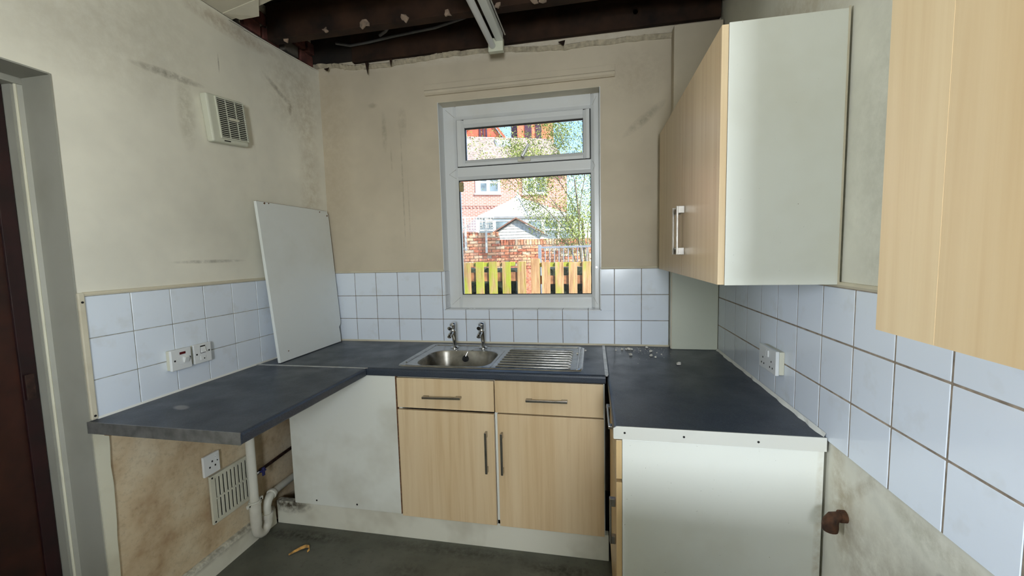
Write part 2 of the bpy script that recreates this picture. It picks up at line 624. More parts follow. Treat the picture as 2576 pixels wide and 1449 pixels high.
zs = [1.37 + (2.67 - 1.37) * k / 10 for k in range(11)]
vv, ff = [], []
for y in ys:
    for z in zs:
        vv.append((bow(y, z), y, z))
for i in range(16):
    for j in range(10):
        ff.append((i * 11 + j, (i + 1) * 11 + j, (i + 1) * 11 + j + 1, i * 11 + j + 1))
b.add(vv, ff)
b.box(-0.26, -0.03, DY0, PB, 1.36, 3.05)
LW0, LW1, LZ0, LZ1 = -3.28, -2.62, 1.05, 2.19
b.box(-0.26, -PB, Y_REAR, LW0, 0, 3.05)
b.box(-0.26, -PB, LW1, DY1, 0, 3.05)
b.box(-0.26, -PB, LW0, LW1, 0, LZ0)
b.box(-0.26, -PB, LW0, LW1, LZ1, 3.05)
b.box(-0.26, -PB, DY1, DY0, DZ, 3.05)
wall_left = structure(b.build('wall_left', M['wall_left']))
# masonry ledge where the ceiling has come down: bricks of the left wall
for k in range(5):
    for r_ in range(2):
        y0 = -0.66 + k * 0.135 + (0.06 if r_ else 0)
        MB().box(-0.05, -0.012 + rnd.uniform(-0.006, 0.012) + (0.03 if k > 2 else 0), y0, y0 + 0.112, 2.685 + r_ * 0.078, 2.75 + r_ * 0.078).build('brick', M['brick_in'] if (k + r_) % 3 else M['mortar_in'], wall_left, 0.004)

b = MB()
QW0, QW1 = -3.73, -3.07
b.box(W + PB, W + 0.26, QW1, PB, 0, 3.05)
b.box(W + PB, W + 0.26, Y_REAR, QW0, 0, 3.05)
b.box(W + PB, W + 0.26, QW0, QW1, 0, LZ0)
b.box(W + PB, W + 0.26, QW0, QW1, LZ1, 3.05)
wall_right = structure(b.build('wall_right', M['wall_right']))

RW0, RW1, RZ0, RZ1 = 1.74, 2.32, 1.20, 2.08
b = MB()
for q in ((-0.26, RW0, 0, 3.05), (RW1, W + 0.26, 0, 3.05), (RW0, RW1, 0, RZ0), (RW0, RW1, RZ1, 3.05)):
    b.box(q[0], q[1], Y_REAR - 0.2, Y_REAR, q[2], q[3])
wall_rear = structure(b.build('wall_rear', M['wall_plain']))
win2 = structure(empty('added_window_2', (2.03, Y_REAR - 0.1, RZ0)))  # unseen window, added as an opening for the rear fill lamp
for q in ((RW0, RW0 + 0.06, RZ0, RZ1), (RW1 - 0.06, RW1, RZ0, RZ1), (RW0 + 0.06, RW1 - 0.06, RZ0, RZ0 + 0.06), (RW0 + 0.06, RW1 - 0.06, RZ1 - 0.06, RZ1)):
    box(q[0], q[1], Y_REAR - 0.12, Y_REAR - 0.06, q[2], q[3]).build('window_frame', M['upvc'], win2, 0.006)
for a, c_ in ((RW0 + 0.06, RW1 - 0.06),):
    box(a, c_, Y_REAR - 0.094, Y_REAR - 0.09, RZ0 + 0.06, RZ1 - 0.06).build('pane', M['glass'], win2)

win3 = structure(empty('added_window_3', (-0.13, -2.95, LZ0)))  # unseen window added in the left wall for the side fill
for q in ((LW0, LW0 + 0.05, LZ0, LZ1), (LW1 - 0.05, LW1, LZ0, LZ1), (LW0 + 0.05, LW1 - 0.05, LZ0, LZ0 + 0.05), (LW0 + 0.05, LW1 - 0.05, LZ1 - 0.05, LZ1)):
    box(-0.16, -0.10, q[0], q[1], q[2], q[3]).build('window_frame', M['upvc'], win3, 0.006)
box(-0.132, -0.128, LW0 + 0.05, LW1 - 0.05, LZ0 + 0.05, LZ1 - 0.05).build('pane', M['glass'], win3)

win4 = structure(empty('added_window_4', (W + 0.13, -3.40, LZ0)))  # invented right-wall window, there only to admit the fill lamp
for q in ((QW0, QW0 + 0.05, LZ0, LZ1), (QW1 - 0.05, QW1, LZ0, LZ1), (QW0 + 0.05, QW1 - 0.05, LZ0, LZ0 + 0.05), (QW0 + 0.05, QW1 - 0.05, LZ1 - 0.05, LZ1)):
    box(W + 0.16, W + 0.10, q[0], q[1], q[2], q[3]).build('window_frame', M['upvc'], win4, 0.006)
box(W + 0.132, W + 0.128, QW0 + 0.05, QW1 - 0.05, LZ0 + 0.05, LZ1 - 0.05).build('pane', M['glass'], win4)

# ceiling: what is left of the plasterboard (near part), joists and boards over the hole
edge = [(-0.006, -0.60), (0.06, -0.615), (0.10, -0.64), (0.16, -0.632), (0.21, -0.665), (0.30, -0.69), (0.42, -0.70), (0.6, -0.73), (0.8, -0.70), (1.0, -0.74), (1.3, -0.72), (1.6, -0.75), (1.9, -0.73), (2.2, -0.70), (2.38, -0.66), (W + PB, -0.5)]
ceiling = structure(MB().prism(edge + [(W + PB, Y_REAR), (-0.006, Y_REAR)], 'z', 2.672, 2.69).build('ceiling', M['ceiling']))
# folded-down flap of board at the broken corner
MB().add([(0.0, -0.66, 2.668), (0.26, -0.72, 2.668), (0.17, -0.62, 2.655), (0.05, -0.605, 2.662), (0.0, -0.66, 2.673), (0.26, -0.72, 2.673), (0.17, -0.62, 2.661), (0.05, -0.605, 2.668)],
         [(0, 1, 2, 3), (7, 6, 5, 4), (0, 4, 5, 1), (1, 5, 6, 2), (2, 6, 7, 3), (3, 7, 4, 0)]).build('board_flap', M['ceiling'], ceiling)
for y0, y1 in ((-0.37, -0.31), (-0.86, -0.80), (-1.3, -1.24), (-1.75, -1.69), (-2.2, -2.14), (-2.65, -2.59), (-3.1, -3.04), (-3.55, -3.49)):
    bb = MB().box(-0.004, W + 0.004, y0, y1, 2.692 if y0 < -0.4 else 2.683, 2.875)
    bb.build('joist', M['wood_dark'], ceiling, 0.004)
# timber lying against the window wall, with a drilled hole
bb = MB()
bb.box(0.30, W, -0.030, -0.001, 2.678, 2.862)
wj = bb.build('wall_plate', M['wood_dark'], ceiling, 0.003)
MB().tube([(2.0, -0.03, 2.755), (2.0, -0.024, 2.755)], 0.013, 14).build('drilled_hole', M['dark_gap'], wj)
for k in range(26):
    y0 = Y_REAR + k * 0.156
    box(-0.02, W + 0.02, y0, min(y0 + 0.152, 0.004), 2.878, 2.9).build('floorboard', M['wood_deck'], ceiling)
box(-0.3, W + 0.3, Y_REAR - 0.25, 0.3, 3.05, 3.13).build('roof_deck', M['dark_gap'], ceiling)

# ragged plaster lip along the top of the window wall
pts_top = [(0.0, 2.705), (0.1, 2.70), (0.183, 2.689), (0.238, 2.674), (0.33, 2.668), (0.40, 2.662), (0.537, 2.663), (0.617, 2.668), (0.72, 2.668), (0.824, 2.673), (0.95, 2.677), (1.148, 2.675), (1.25, 2.668), (1.362, 2.655), (1.5, 2.643), (1.614, 2.639), (1.792, 2.639), (2.006, 2.641), (2.193, 2.637), (2.314, 2.637), (2.413, 2.647), (W, 2.655)]
fine_top = []
for (x0, z0), (x1, z1) in zip(pts_top, pts_top[1:]):
    for k in range(4):
        a = k / 4
        fine_top.append((x0 + (x1 - x0) * a, z0 + (z1 - z0) * a + rnd.uniform(-0.004, 0.004)))
fine_top.append(pts_top[-1])
b = MB()
for (x0, z0), (x1, z1) in zip(fine_top, fine_top[1:]):
    d0, d1 = rnd.uniform(0.008, 0.02), rnd.uniform(0.008, 0.02)
    b.add([(x0, 0.01, z0 - 0.022), (x1, 0.01, z1 - 0.022), (x1, 0.002, z1 - 0.020), (x0, 0.002, z0 - 0.020), (x0, 0.01, z0 + 0.012), (x1, 0.01, z1 + 0.012), (x1, -d1, z1), (x0, -d0, z0)],
          [(3, 2, 6, 7), (7, 6, 5, 4), (0, 1, 2, 3)])
b.build('plaster_lip', M['plaster_raw'], wall_back)
box(0.0, W, -0.001, 0.007, 2.712, 2.876).build('dark_void_masonry', M['wood_deck'], wall_back)  # masonry slab in near-black; the void's shade is put into its colour
box(0.02, 0.32, -0.0005, 0.007, 2.70, 2.713).build('dark_void_masonry', M['wood_deck'], wall_back)
# hanging shreds on the lip
for (x, z, l, w_) in ((0.40, 2.665, 0.075, 0.012), (0.56, 2.668, 0.05, 0.008), (1.60, 2.65, 0.03, 0.02), (0.12, 2.66, 0.02, 0.02)):
    MB().add([(x - w_, -0.03, z), (x + w_, -0.032, z + 0.004), (x + w_ * 0.6, -0.04, z - l), (x - w_, -0.026, z), (x + w_, -0.028, z + 0.004), (x + w_ * 0.6, -0.037, z - l)],
             [(0, 1, 2), (5, 4, 3), (0, 3, 4, 1), (1, 4, 5, 2), (2, 5, 3, 0)]).build('torn_shred', M['wood_dark'], wall_back)
# left edge of the hole: thin broken edge of plaster on the left wall
b = MB()
ye = [-0.62 + 0.62 * k / 14 for k in range(15)]
for y0, y1 in zip(ye, ye[1:]):
    z0, z1 = 2.664 + rnd.uniform(-0.003, 0.005), 2.664 + rnd.uniform(-0.003, 0.005)
    b.add([(-0.03, y0, z0), (bow(y0, 2.6) + 0.002, y0, z0 - 0.004), (bow(y1, 2.6) + 0.002, y1, z1 - 0.004), (-0.03, y1, z1), (-0.03, y0, z0 + 0.03), (-0.03, y1, z1 + 0.03)],
          [(0, 1, 2, 3), (1, 4, 5, 2)])
b.build('plaster_edge', M['mortar_in'], wall_left)


def scrap(x, y, z, s_, seed, parent, mat):
    r_ = random.Random(seed)
    n = 9
    top, bot = [], []
    for k in range(n):
        a = 2 * PI * k / n
        rr = s_ * r_.uniform(0.35, 1.0)
        p = (x + rr * math.cos(a), y + r_.uniform(-0.25, 0.25) * s_, z + rr * 0.85 * math.sin(a))
        top.append(p)
        bot.append((p[0] + 0.002, p[1] + 0.006, p[2] + 0.001))
    MB().loops([top, bot], True, True, True).build('torn_scrap', mat, parent)


for i, (x, y, s_) in enumerate(((0.36, -0.378, 0.022), (0.60, -0.385, 0.040), (0.82, -0.378, 0.032), (1.05, -0.378, 0.030), (1.31, -0.378, 0.024), (1.49, -0.382, 0.034), (1.53, -0.382, 0.028), (0.10, -0.36, 0.03))):
    scrap(x, y, 2.688, s_, 40 + i, ceiling, M['paper'])

# boxed-in pipes in the far right corner
boxing = thing('pipe_boxing', (2.31, -0.035, 0.911), 'x', 'boxing')
box(2.192, W, -0.072, 0.0, 0.911, 1.372).build('lower_panel', M['boxing'], boxing, 0.004, 3)
box(2.192, W, -0.070, 0.0, 1.372, 2.642).build('upper_panel', M['wall_back'], boxing, 0.004, 3)
tag(boxing, 'cream painted pipe boxing in the corner between window wall and right wall', 'boxing')
box(2.186, 2.193, -0.074, -0.062, 0.915, 1.368).build('edge_bead', M['bead'], boxing, 0.002)

# cream edge strip where left wall meets the doorway
e = box(-0.004, 0.006, -1.362, -1.343, ZW + 0.002, 1.368).build('trim_1', M['bead'], None, 0.003)
structure(e)
for z in (0.925, 1.335):
    MB().tube([(0.004, -1.352, z), (0.0075, -1.352, z)], 0.004, 10).build('screw_hole', M['black_hole'], e)
b = MB()
zz = [0.0 + 0.868 * k / 12 for k in range(13)]
prof = [-1.330 + 0.014 * (k / 12) + rnd.uniform(-0.003, 0.003) - 0.0 for k in range(13)]
for k in range(12):
    b.add([(-0.006, -1.36, zz[k]), (0.003, -1.361, zz[k]), (0.003, prof[k], zz[k]), (-0.006, prof[k], zz[k]), (-0.006, -1.36, zz[k + 1]), (0.003, -1.361, zz[k + 1]), (0.003, prof[k + 1], zz[k + 1]), (-0.006, prof[k + 1], zz[k + 1])],
          [(0, 1, 5, 4), (1, 2, 6, 5), (2, 3, 7, 6)])
structure(b.build('trim_2', M['edge_cream']))

# doorway on the left with its grey reveal, frame and dark door
door = structure(empty('door_1', (-0.15, -1.79, 0)))
box(-0.20, -0.004, DY0 - 0.004, DY0 + 0.001, 0, DZ).build('reveal_lining', M['reveal_paint'], door)
box(-0.20, -0.004, DY1, DY0 - 0.004, DZ - 0.004, DZ + 0.001).build('reveal_head', M['reveal_paint'], door)
box(-0.25, -0.13, DY1, DY1 + 0.03, 0, DZ - 0.026).build('frame_jamb', M['reveal_paint'], door, 0.003)
MB().prism([(-0.25, -1.361), (-0.128, -1.361), (-0.136, -1.376), (-0.150, -1.379), (-0.150, -1.384), (-0.25, -1.388)], 'z', 0, DZ - 0.026).build('frame_jamb', M['reveal_paint'], door)
MB().tube([(-0.139, -1.3775, 0.0), (-0.139, -1.3775, DZ - 0.024)], 0.0045, 8).build('frame_bead', M['edge_cream'], door, 0, 2, True)
box(-0.25, -0.13, DY1, -1.361, DZ - 0.026, DZ - 0.003).build('frame_head', M['reveal_paint'], door, 0.004)
box(-0.23, -0.19, DY1 + 0.028, -1.386, 0.002, DZ - 0.025).build('door_leaf', M['door'], door, 0.003)
box(-0.19, -0.181, -1.43, -1.388, 0.006, DZ - 0.024).build('door_stile_edge', M['door_edge'], door, 0.002)
for z0, z1 in ((0.25, 0.95), (1.1, 1.9)):
    box(-0.19, -0.184, -2.1, -1.55, z0, z1).build('door_panel', M['door'], door, 0.003)
box(-0.178, -0.172, -1.425, -1.40, 1.0, 1.09).build('keep_plate', M['copper_dark'], door, 0.002)

# skirting on the left wall
sk = MB().prism([(-0.004, 0.0), (0.022, 0.0), (0.020, 0.085), (0.012, 0.100), (-0.004, 0.104)], 'y', -1.33, -0.592).build('baseboard_left', M['plinth'])
structure(sk)

# ------------------------------------------------------------------ wall tiles
P = 0.152
G = 0.0016
TT = 0.007


def tile_piece(parent, boxes, name='tile', mat='tile'):
    bb = MB()
    for q in boxes:
        bb.box(*q)
    return bb.build(name, M[mat], parent, 0.0012, 1)


# backing grout
g = MB()
for q in ((0.0, OX0, 0.905, 1.366), (OX1, 2.19, 0.905, 1.366), (OX0, OX1, 0.905, OZ0 - 0.004)):
    g.box(q[0], q[1], 0.0022, PB + 0.001, q[2], q[3])
g.build('grout', M['grout_brown'], wall_back)
C0 = 0.5181
rows = [(0.912, 1.0599), (1.0599, 1.2119), (1.2119, 1.3639)]
for i in range(-4, 12):
    x0, x1 = max(C0 + i * P, 0.002), min(C0 + (i + 1) * P, 2.190)
    if x1 - x0 < 0.01:
        continue
    for z0, z1 in rows:
        a0, a1, c0, c1 = x0 + G, x1 - G, z0 + G, z1 - G
        if a1 > OX0 and a0 < OX1 and c1 > OZ0:
            bs = []
            if c0 < OZ0 - 0.01:
                bs.append((a0, a1, 0.0, TT, c0, OZ0))
            if a0 < OX0 - 0.004:
                bs.append((a0, OX0, 0.0, TT, max(c0, OZ0) if bs else c0, c1))
            if a1 > OX1 + 0.004:
                bs.append((OX1, a1, 0.0, TT, max(c0, OZ0) if bs else c0, c1))
            if bs:
                tile_piece(wall_back, bs)
        else:
            tile_piece(wall_back, [(a0, a1, 0.0, TT, c0, c1)])
MB().prism([(0.008, 1.364), (-0.003, 1.364), (-0.005, 1.370), (-0.001, 1.377), (0.008, 1.378)], 'x', 0.0, OX0).build('tile_trim', M['bead'], wall_back)
MB().prism([(0.008, 1.364), (-0.003, 1.364), (-0.005, 1.370), (-0.001, 1.377), (0.008, 1.378)], 'x', OX1, 2.19).build('tile_trim', M['bead'], wall_back)
MB().prism([(0.004, 0.908), (-0.008, 0.910), (-0.001, 0.919), (0.004, 0.919)], 'x', 0.0, 2.19).build('sealant_bead', M['bead'], wall_back)

L0 = -1.3452
g = MB().box(-PB - 0.001, -0.0022, -1.344, 0.0, 0.905, 1.357)
g.build('grout', M['grout_grey'], wall_left)
lrows = [(0.912, 1.0512), (1.0512, 1.2032), (1.2032, 1.3552)]
for cc in range(9):
    y0, y1 = L0 + cc * P, min(L0 + (cc + 1) * P, -0.002)
    for z0, z1 in lrows:
        tile_piece(wall_left, [(-TT, 0.0, y0 + G, y1 - G, z0 + G, z1 - G)])
MB().prism([(-0.006, 1.356), (0.003, 1.356), (0.005, 1.362), (0.001, 1.369), (-0.006, 1.370)], 'y', -1.343, 0.0).build('tile_trim', M['bead'], wall_left)
MB().prism([(-0.004, 0.908), (0.006, 0.910), (0.001, 0.917), (-0.004, 0.917)], 'y', -1.343, 0.0).build('sealant_bead', M['sealant'], wall_left)

R0, ZR = -0.4926, 1.0509
g = MB().box(W + 0.0014, W + PB + 0.001, -2.9, -0.07, 0.902, 1.356)
g.build('grout', M['grout_tan'], wall_right)
for k in range(-3, 16):
    y1, y0 = R0 - k * P, R0 - (k + 1) * P
    y1 = min(y1, -0.074)
    if y1 - y0 < 0.01:
        continue
    for z0, z1 in ((ZR - P, ZR), (ZR, ZR + P), (ZR + P, ZR + 2 * P)):
        if z0 < 0.9 and y0 > -1.20:
            z0 = 0.912
        tile_piece(wall_right, [(W, W + TT, y0 + 0.0025, y1 - 0.0025, z0 + 0.0025, z1 - 0.0025)])
MB().prism([(W + 0.007, 1.3555), (W - 0.003, 1.3555), (W - 0.005, 1.362), (W - 0.001, 1.369), (W + 0.007, 1.370)], 'y', -2.92, -0.074).build('tile_trim', M['bead'], wall_right)
# uneven white sealant where right worktop meets the tiles
b = MB()
ys_ = [-1.15 + 1.07 * k / 30 for k in range(31)]
ws_ = [rnd.uniform(0.006, 0.013) for _ in ys_]
for k in range(30):
    b.add([(W + 0.002, ys_[k], 0.908), (W - ws_[k], ys_[k], 0.9105), (W - 0.002, ys_[k], 0.922), (W + 0.002, ys_[k + 1], 0.908), (W - ws_[k + 1], ys_[k + 1], 0.9105), (W - 0.002, ys_[k + 1], 0.922)],
          [(0, 1, 4, 3), (1, 2, 5, 4)])
b.build('sealant_bead', M['sealant'], wall_right)

# ------------------------------------------------------------------ kitchen window
win = structure(empty('window_1', (1.324, 0.10, OZ0)))
FY0, FY1 = 0.088, 0.150


def profile_frame(x0, x1, z0, z1, wl, wr, wb, wt, y0, y1, cham, mat, parent, name):
    """four mitred members as separate pieces, chamfered towards the glass"""
    xi0, xi1, zi0, zi1 = x0 + wl, x1 - wr, z0 + wb, z1 - wt

    def member(o0, o1, i1, i0, n):
        def lp(f, y):
            return [(a[0] + (c_[0] - a[0]) * f, y, a[1] + (c_[1] - a[1]) * f) for a, c_ in ((o0, i0), (o1, i1))]
        sec = [lp(0, y1), lp(0, y0 + 0.002), lp(0.03, y0), lp(0.68, y0), lp(0.78, y0 + cham * 0.35), lp(1.0, y0 + cham), lp(1.0, y1)]
        MB().loops(sec, False).build(n, mat, parent)
    member((x0, z0), (x0, z1), (xi0, zi1), (xi0, zi0), name)
    member((x1, z1), (x1, z0), (xi1, zi0), (xi1, zi1), name)
    member((x0, z1), (x1, z1), (xi1, zi1), (xi0, zi1), name)
    member((x1, z0), (x0, z0), (xi0, zi0), (xi1, zi0), name)


# frame members: outer sides run full height, transom between
def hmember(x0, x1, z0, z1, bev0, bev1, name, parent, y0=FY0, y1=FY1):
    pr = [(y1, z0), (y0 + 0.014 if bev0 else y0, z0), (y0, z0 + (0.02 if bev0 else 0)), (y0, z1 - (0.02 if bev1 else 0)), (y0 + 0.014 if bev1 else y0, z1), (y1, z1)]
    MB().prism(pr, 'x', x0, x1).build(name, M['upvc'], parent, 0.002)


def vmember(x0, x1, z0, z1, bev0, bev1, name, parent, y0=FY0, y1=FY1):
    pr = [(x0, y1), (x0, y0 + 0.014 if bev0 else y0), (x0 + (0.02 if bev0 else 0), y0), (x1 - (0.02 if bev1 else 0), y0), (x1, y0 + 0.014 if bev1 else y0), (x1, y1)]
    MB().prism(pr, 'z', z0, z1).build(name, M['upvc'], parent, 0.002)


GX0, GX1 = 0.924, 1.756
vmember(OX0, GX0, OZ0 + 0.004, OZ1, False, True, 'frame_jamb', win)
vmember(GX1, OX1, OZ0 + 0.004, OZ1, True, False, 'frame_jamb', win)
hmember(GX0, GX1, OZ0 + 0.004, 1.206, False, True, 'frame_sill_member', win)
hmember(GX0, GX1, 1.940, 2.017, True, False, 'transom', win)
hmember(GX0, GX1, 2.311, OZ1, True, False, 'frame_head', win)
# mitre lines at the corners
for (xa, za, xb, zb) in ((OX0 + 0.02, OZ0 + 0.025, GX0, 1.206), (OX1 - 0.02, OZ0 + 0.025, GX1, 1.206), (OX0 + 0.03, 1.978, GX0, 1.940), (OX0 + 0.03, 1.978, GX0, 2.017), (OX1 - 0.03, 1.978, GX1, 1.940), (OX1 - 0.03, 1.978, GX1, 2.017), (OX0 + 0.02, OZ1 - 0.02, GX0, 2.311), (OX1 - 0.02, OZ1 - 0.02, GX1, 2.311)):
    MB().tube([(xa, FY0 + 0.0004, za), (xb - (0.02 if xb > xa else -0.02) * 0.5, FY0 + 0.0004, (za + zb) / 2 + (zb - za) * 0.25)], 0.0011, 6).build('mitre_joint', M['grout_grey'], win)
sash = empty('opening_sash', (0, 0, 0))
sash.parent = win
SX0, SX1, SZ0, SZ1 = 0.930, 1.750, 2.022, 2.306


def sash_members():
    y0 = FY0 - 0.010
    vmember(SX0, 0.976, SZ0, SZ1, False, True, 'sash_stile', sash, y0, 0.14)
    vmember(1.712, SX1, SZ0, SZ1, True, False, 'sash_stile', sash, y0, 0.14)
    hmember(0.976, 1.712, SZ0, 2.060, False, True, 'sash_rail', sash, y0, 0.14)
    hmember(0.976, 1.712, 2.260, SZ1, True, False, 'sash_rail', sash, y0, 0.14)


sash_members()
# dark rebate gap round the sash and gaskets round the glass
g = MB()
for q in ((GX0, SX0, 2.017, 2.311), (SX1, GX1, 2.017, 2.311), (SX0, SX1, 2.017, SZ0), (SX0, SX1, SZ1, 2.311)):
    g.box(q[0], q[1], FY0 + 0.004, 0.14, q[2], q[3])
g.build('rebate_seal', M['gasket'], win)


def gasket(x0, x1, z0, z1, yb, w_=0.0035):
    g_ = MB()
    for q in ((x0, x0 + w_, z0, z1), (x1 - w_, x1, z0, z1), (x0 + w_, x1 - w_, z0, z0 + w_), (x0 + w_, x1 - w_, z1 - w_ * 1.4, z1)):
        g_.box(q[0], q[1], yb, yb + 0.012, q[2], q[3])
    g_.build('glazing_gasket', M['gasket'], win)


gasket(0.976, 1.712, 2.060, 2.260, 0.104)
gasket(GX0, GX1, 1.206, 1.940, 0.106)
box(0.976, 1.712, 0.112, 0.118, 2.060, 2.260).build('pane', M['glass'], win)
box(GX0, GX1, 0.114, 0.120, 1.206, 1.940).build('pane', M['glass'], win)
# casement handle on the sash, lever tilted up to the right
hd = MB().box(1.316, 1.396, FY0 - 0.022, FY0 - 0.009, 2.026, 2.048).build('window_handle', M['plastic_old'], win, 0.005)
MB().tube([(1.350, FY0 - 0.024, 2.045), (1.352, FY0 - 0.05, 2.052)], 0.009, 12).build('spindle', M['handle'], hd)
MB().tube([(1.350, FY0 - 0.05, 2.050), (1.392, FY0 - 0.055, 2.118)], [0.010, 0.0075], 10).build('lever', M['upvc'], hd)
# small round lock in the top left of the lower pane
lk = box(GX0 + 0.004, GX0 + 0.032, 0.094, 0.112, 1.868, 1.930).build('pane_lock', M['brass'], win, 0.010, 4)
MB().tube([(GX0 + 0.018, 0.096, 1.912), (GX0 + 0.018, 0.087, 1.912)], 0.010, 14).build('lock_knob', M['brass'], lk)
# reveal: white painted plaster sides, tiles on the sill and low on the sides
box(OX0 - 0.001, OX0 + 0.003, 0.001, FY0, 1.366, OZ1).build('reveal_side', M['upvc'], win)
box(OX1 - 0.003, OX1 + 0.001, 0.001, FY0, 1.366, OZ1).build('reveal_side', M['upvc'], win)
box(OX0 + 0.003, OX1 - 0.003, 0.001, FY0, OZ1 - 0.003, OZ1 + 0.001).build('reveal_head', M['bead'], win)
box(OX0, OX1, 0.003, FY0 + 0.03, OZ0 - 0.006, OZ0 - 0.001).build('sill_bed', M['grout_grey'], win)
sx = [OX0 + 0.001, 0.974, 1.126, 1.278, 1.430, 1.582, 1.734, OX1 - 0.001]
for a, c_ in zip(sx, sx[1:]):
    box(a + G, c_ - G, -0.002, FY0 + 0.001, OZ0 - 0.002, OZ0 + 0.005).build('sill_tile', M['tile_sill'], win, 0.0015)
for xs in ((OX0 - 0.001, OX0 + 0.006), (OX1 - 0.006, OX1 + 0.001)):
    for z0, z1 in ((OZ0 + 0.006, 1.212), (1.214, 1.365)):
        box(xs[0], xs[1], -0.002, FY0, z0, z1).build('reveal_tile', M['tile_sill'], win, 0.0015)
MB().tube([(1.785, FY0 - 0.005, 1.372), (1.785, FY0 - 0.012, 1.372)], 0.006, 10).build('stay_pin', M['handle'], win)

# curtain batten above the window
pel = MB().prism([(0.006, 2.442), (-0.008, 2.440), (-0.020, 2.450), (-0.022, 2.462), (-0.016, 2.470), (-0.014, 2.503), (0.006, 2.505)], 'x', 0.762, 1.893).build('curtain_batten', M['wall_back'], None, 0.002)
tag(pel, 'painted curtain batten fixed to the wall above the window', 'batten')

# ------------------------------------------------------------------ worktops
RAD = [(math.cos(a), math.sin(a)) for a in [PI / 2 * k / 5 for k in range(6)]]


def wt_profile(front, back, z0, z1, r, sgn):
    """edge profile, rounded at the front; sgn +1 if front is at smaller coordinate"""
    pts = [(back, z0), (front + sgn * 0.006, z0)]
    for k in range(6):
        a = -PI / 2 + PI / 2 * k / 5
        pts.append((front + sgn * (0.008 - 0.008 * math.cos(a)), z0 + 0.008 + 0.008 * math.sin(a)))
    for k in range(7):
        a = PI / 2 * k / 6
        pts.append((front + sgn * (r - r * math.cos(a)), z1 - r + r * math.sin(a)))
    pts.append((back, z1))
    return pts


SKX0, SKX1, SKY0, SKY1 = 0.800, 1.690, -0.545, -0.085
wt = thing('worktop', (0.9, -0.3, 0.87), 'dark grey worktop under the window holding the steel sink', 'worktop')
b = MB()
b.prism(wt_profile(-0.612, SKY0, 0.87, ZW, 0.014, 1), 'x', 0.0, 1.816)
b.box(0.0, 1.816, SKY1, -0.001, 0.87, ZW)
b.box(0.0, SKX0, SKY0, SKY1, 0.87, ZW)
b.box(SKX1, 1.816, SKY0, SKY1, 0.87, ZW)
b.build('top', M['worktop'], wt)

wtl = thing('worktop', (0.32, -1.0, 0.87), 'dark grey worktop along the left wall, open underneath', 'worktop')
b = MB()
b.prism(wt_profile(0.640, 0.001, 0.87, ZW, 0.012, -1), 'y', -1.372, -0.622)
b.build('top', M['worktop'], wtl)
box(0.0, 0.636, -1.376, -1.372, 0.869, 0.911).build('edge_strip', M['alu_dark'], wtl, 0.001)
MB().prism([(0.0, -0.628), (0.636, -0.628), (0.645, -0.615), (0.0, -0.612)], 'z', 0.909, 0.9125).build('joint_strip', M['alu'], wtl)
box(0.001, 0.034, -1.33, -0.64, 0.842, 0.87).build('support_batten', M['batten'], wtl)

wtr = thing('worktop', (2.13, -0.58, 0.87), 'dark grey worktop along the right wall with plaster crumbs on it', 'worktop')
b = MB()
b.prism(wt_profile(1.824, W - 0.001, 0.87, ZW, 0.012, 1), 'y', -1.153, -0.001)
b.build('top', M['worktop'], wtr)
es = MB().prism([(1.824, 0.872), (1.826, 0.869), (W - 0.002, 0.869), (W - 0.002, 0.911), (1.834, 0.911), (1.824, 0.904)], 'y', -1.158, -1.1535).build('edge_strip', M['alu_white'], wtr, 0.001)
for x, z in ((1.859, 0.891), (2.037, 0.889), (2.248, 0.887)):
    MB().tube([(x, -1.157, z), (x, -1.1586, z)], 0.0035, 10).build('screw_hole', M['black_hole'], es)
MB().prism([(1.813, -0.610), (1.818, -0.616), (1.826, -0.616), (1.829, -0.60), (1.829, -0.002), (1.814, -0.002)], 'z', 0.9085, 0.9128).build('joint_strip', M['alu'], wtr)

# ------------------------------------------------------------------ sink
sink = thing('kitchen_sink', (1.24, -0.31, ZW), 'stainless steel inset sink with bowl on the left and ribbed drainer', 'sink')
NS = 96
BC = Vector((1.047, -0.380))


def rr_ray(x0, x1, y0, y1, r, c, n=NS):
    """rounded rectangle sampled on rays from c"""
    poly = []
    for cx, cy, a0 in ((x1 - r, y1 - r, 0), (x0 + r, y1 - r, PI / 2), (x0 + r, y0 + r, PI), (x1 - r, y0 + r, 3 * PI / 2)):
        for k in range(13):
            a = a0 + PI / 2 * k / 12
            poly.append(Vector((cx + r * math.cos(a), cy + r * math.sin(a))))
    out = []
    for k in range(n):
        d = Vector((math.cos(2 * PI * k / n), math.sin(2 * PI * k / n)))
        best = None
        for i in range(len(poly)):
            p, q_ = poly[i], poly[(i + 1) % len(poly)]
            e_ = q_ - p
            den = d.x * e_.y - d.y * e_.x
            if abs(den) < 1e-12:
                continue
            w_ = p - c
            tt = (w_.x * e_.y - w_.y * e_.x) / den
            ss = (w_.x * d.y - w_.y * d.x) / den
            if tt > 0 and -1e-6 <= ss <= 1 + 1e-6 and (best is None or tt > best):
                best = tt
        out.append(c + d * best)
    return out


def lp3(l, z):
    return [(p.x, p.y, z) for p in l]


def sk_outer(ins, r):
    return rr_ray(0.775 + ins, 1.714 - ins, -0.566 + ins, -0.064 - ins, r, BC)


def sk_bowl(ins, r):
    return rr_ray(0.848 + ins, 1.246 - ins, -0.545 + ins, -0.213 - ins, r, BC)


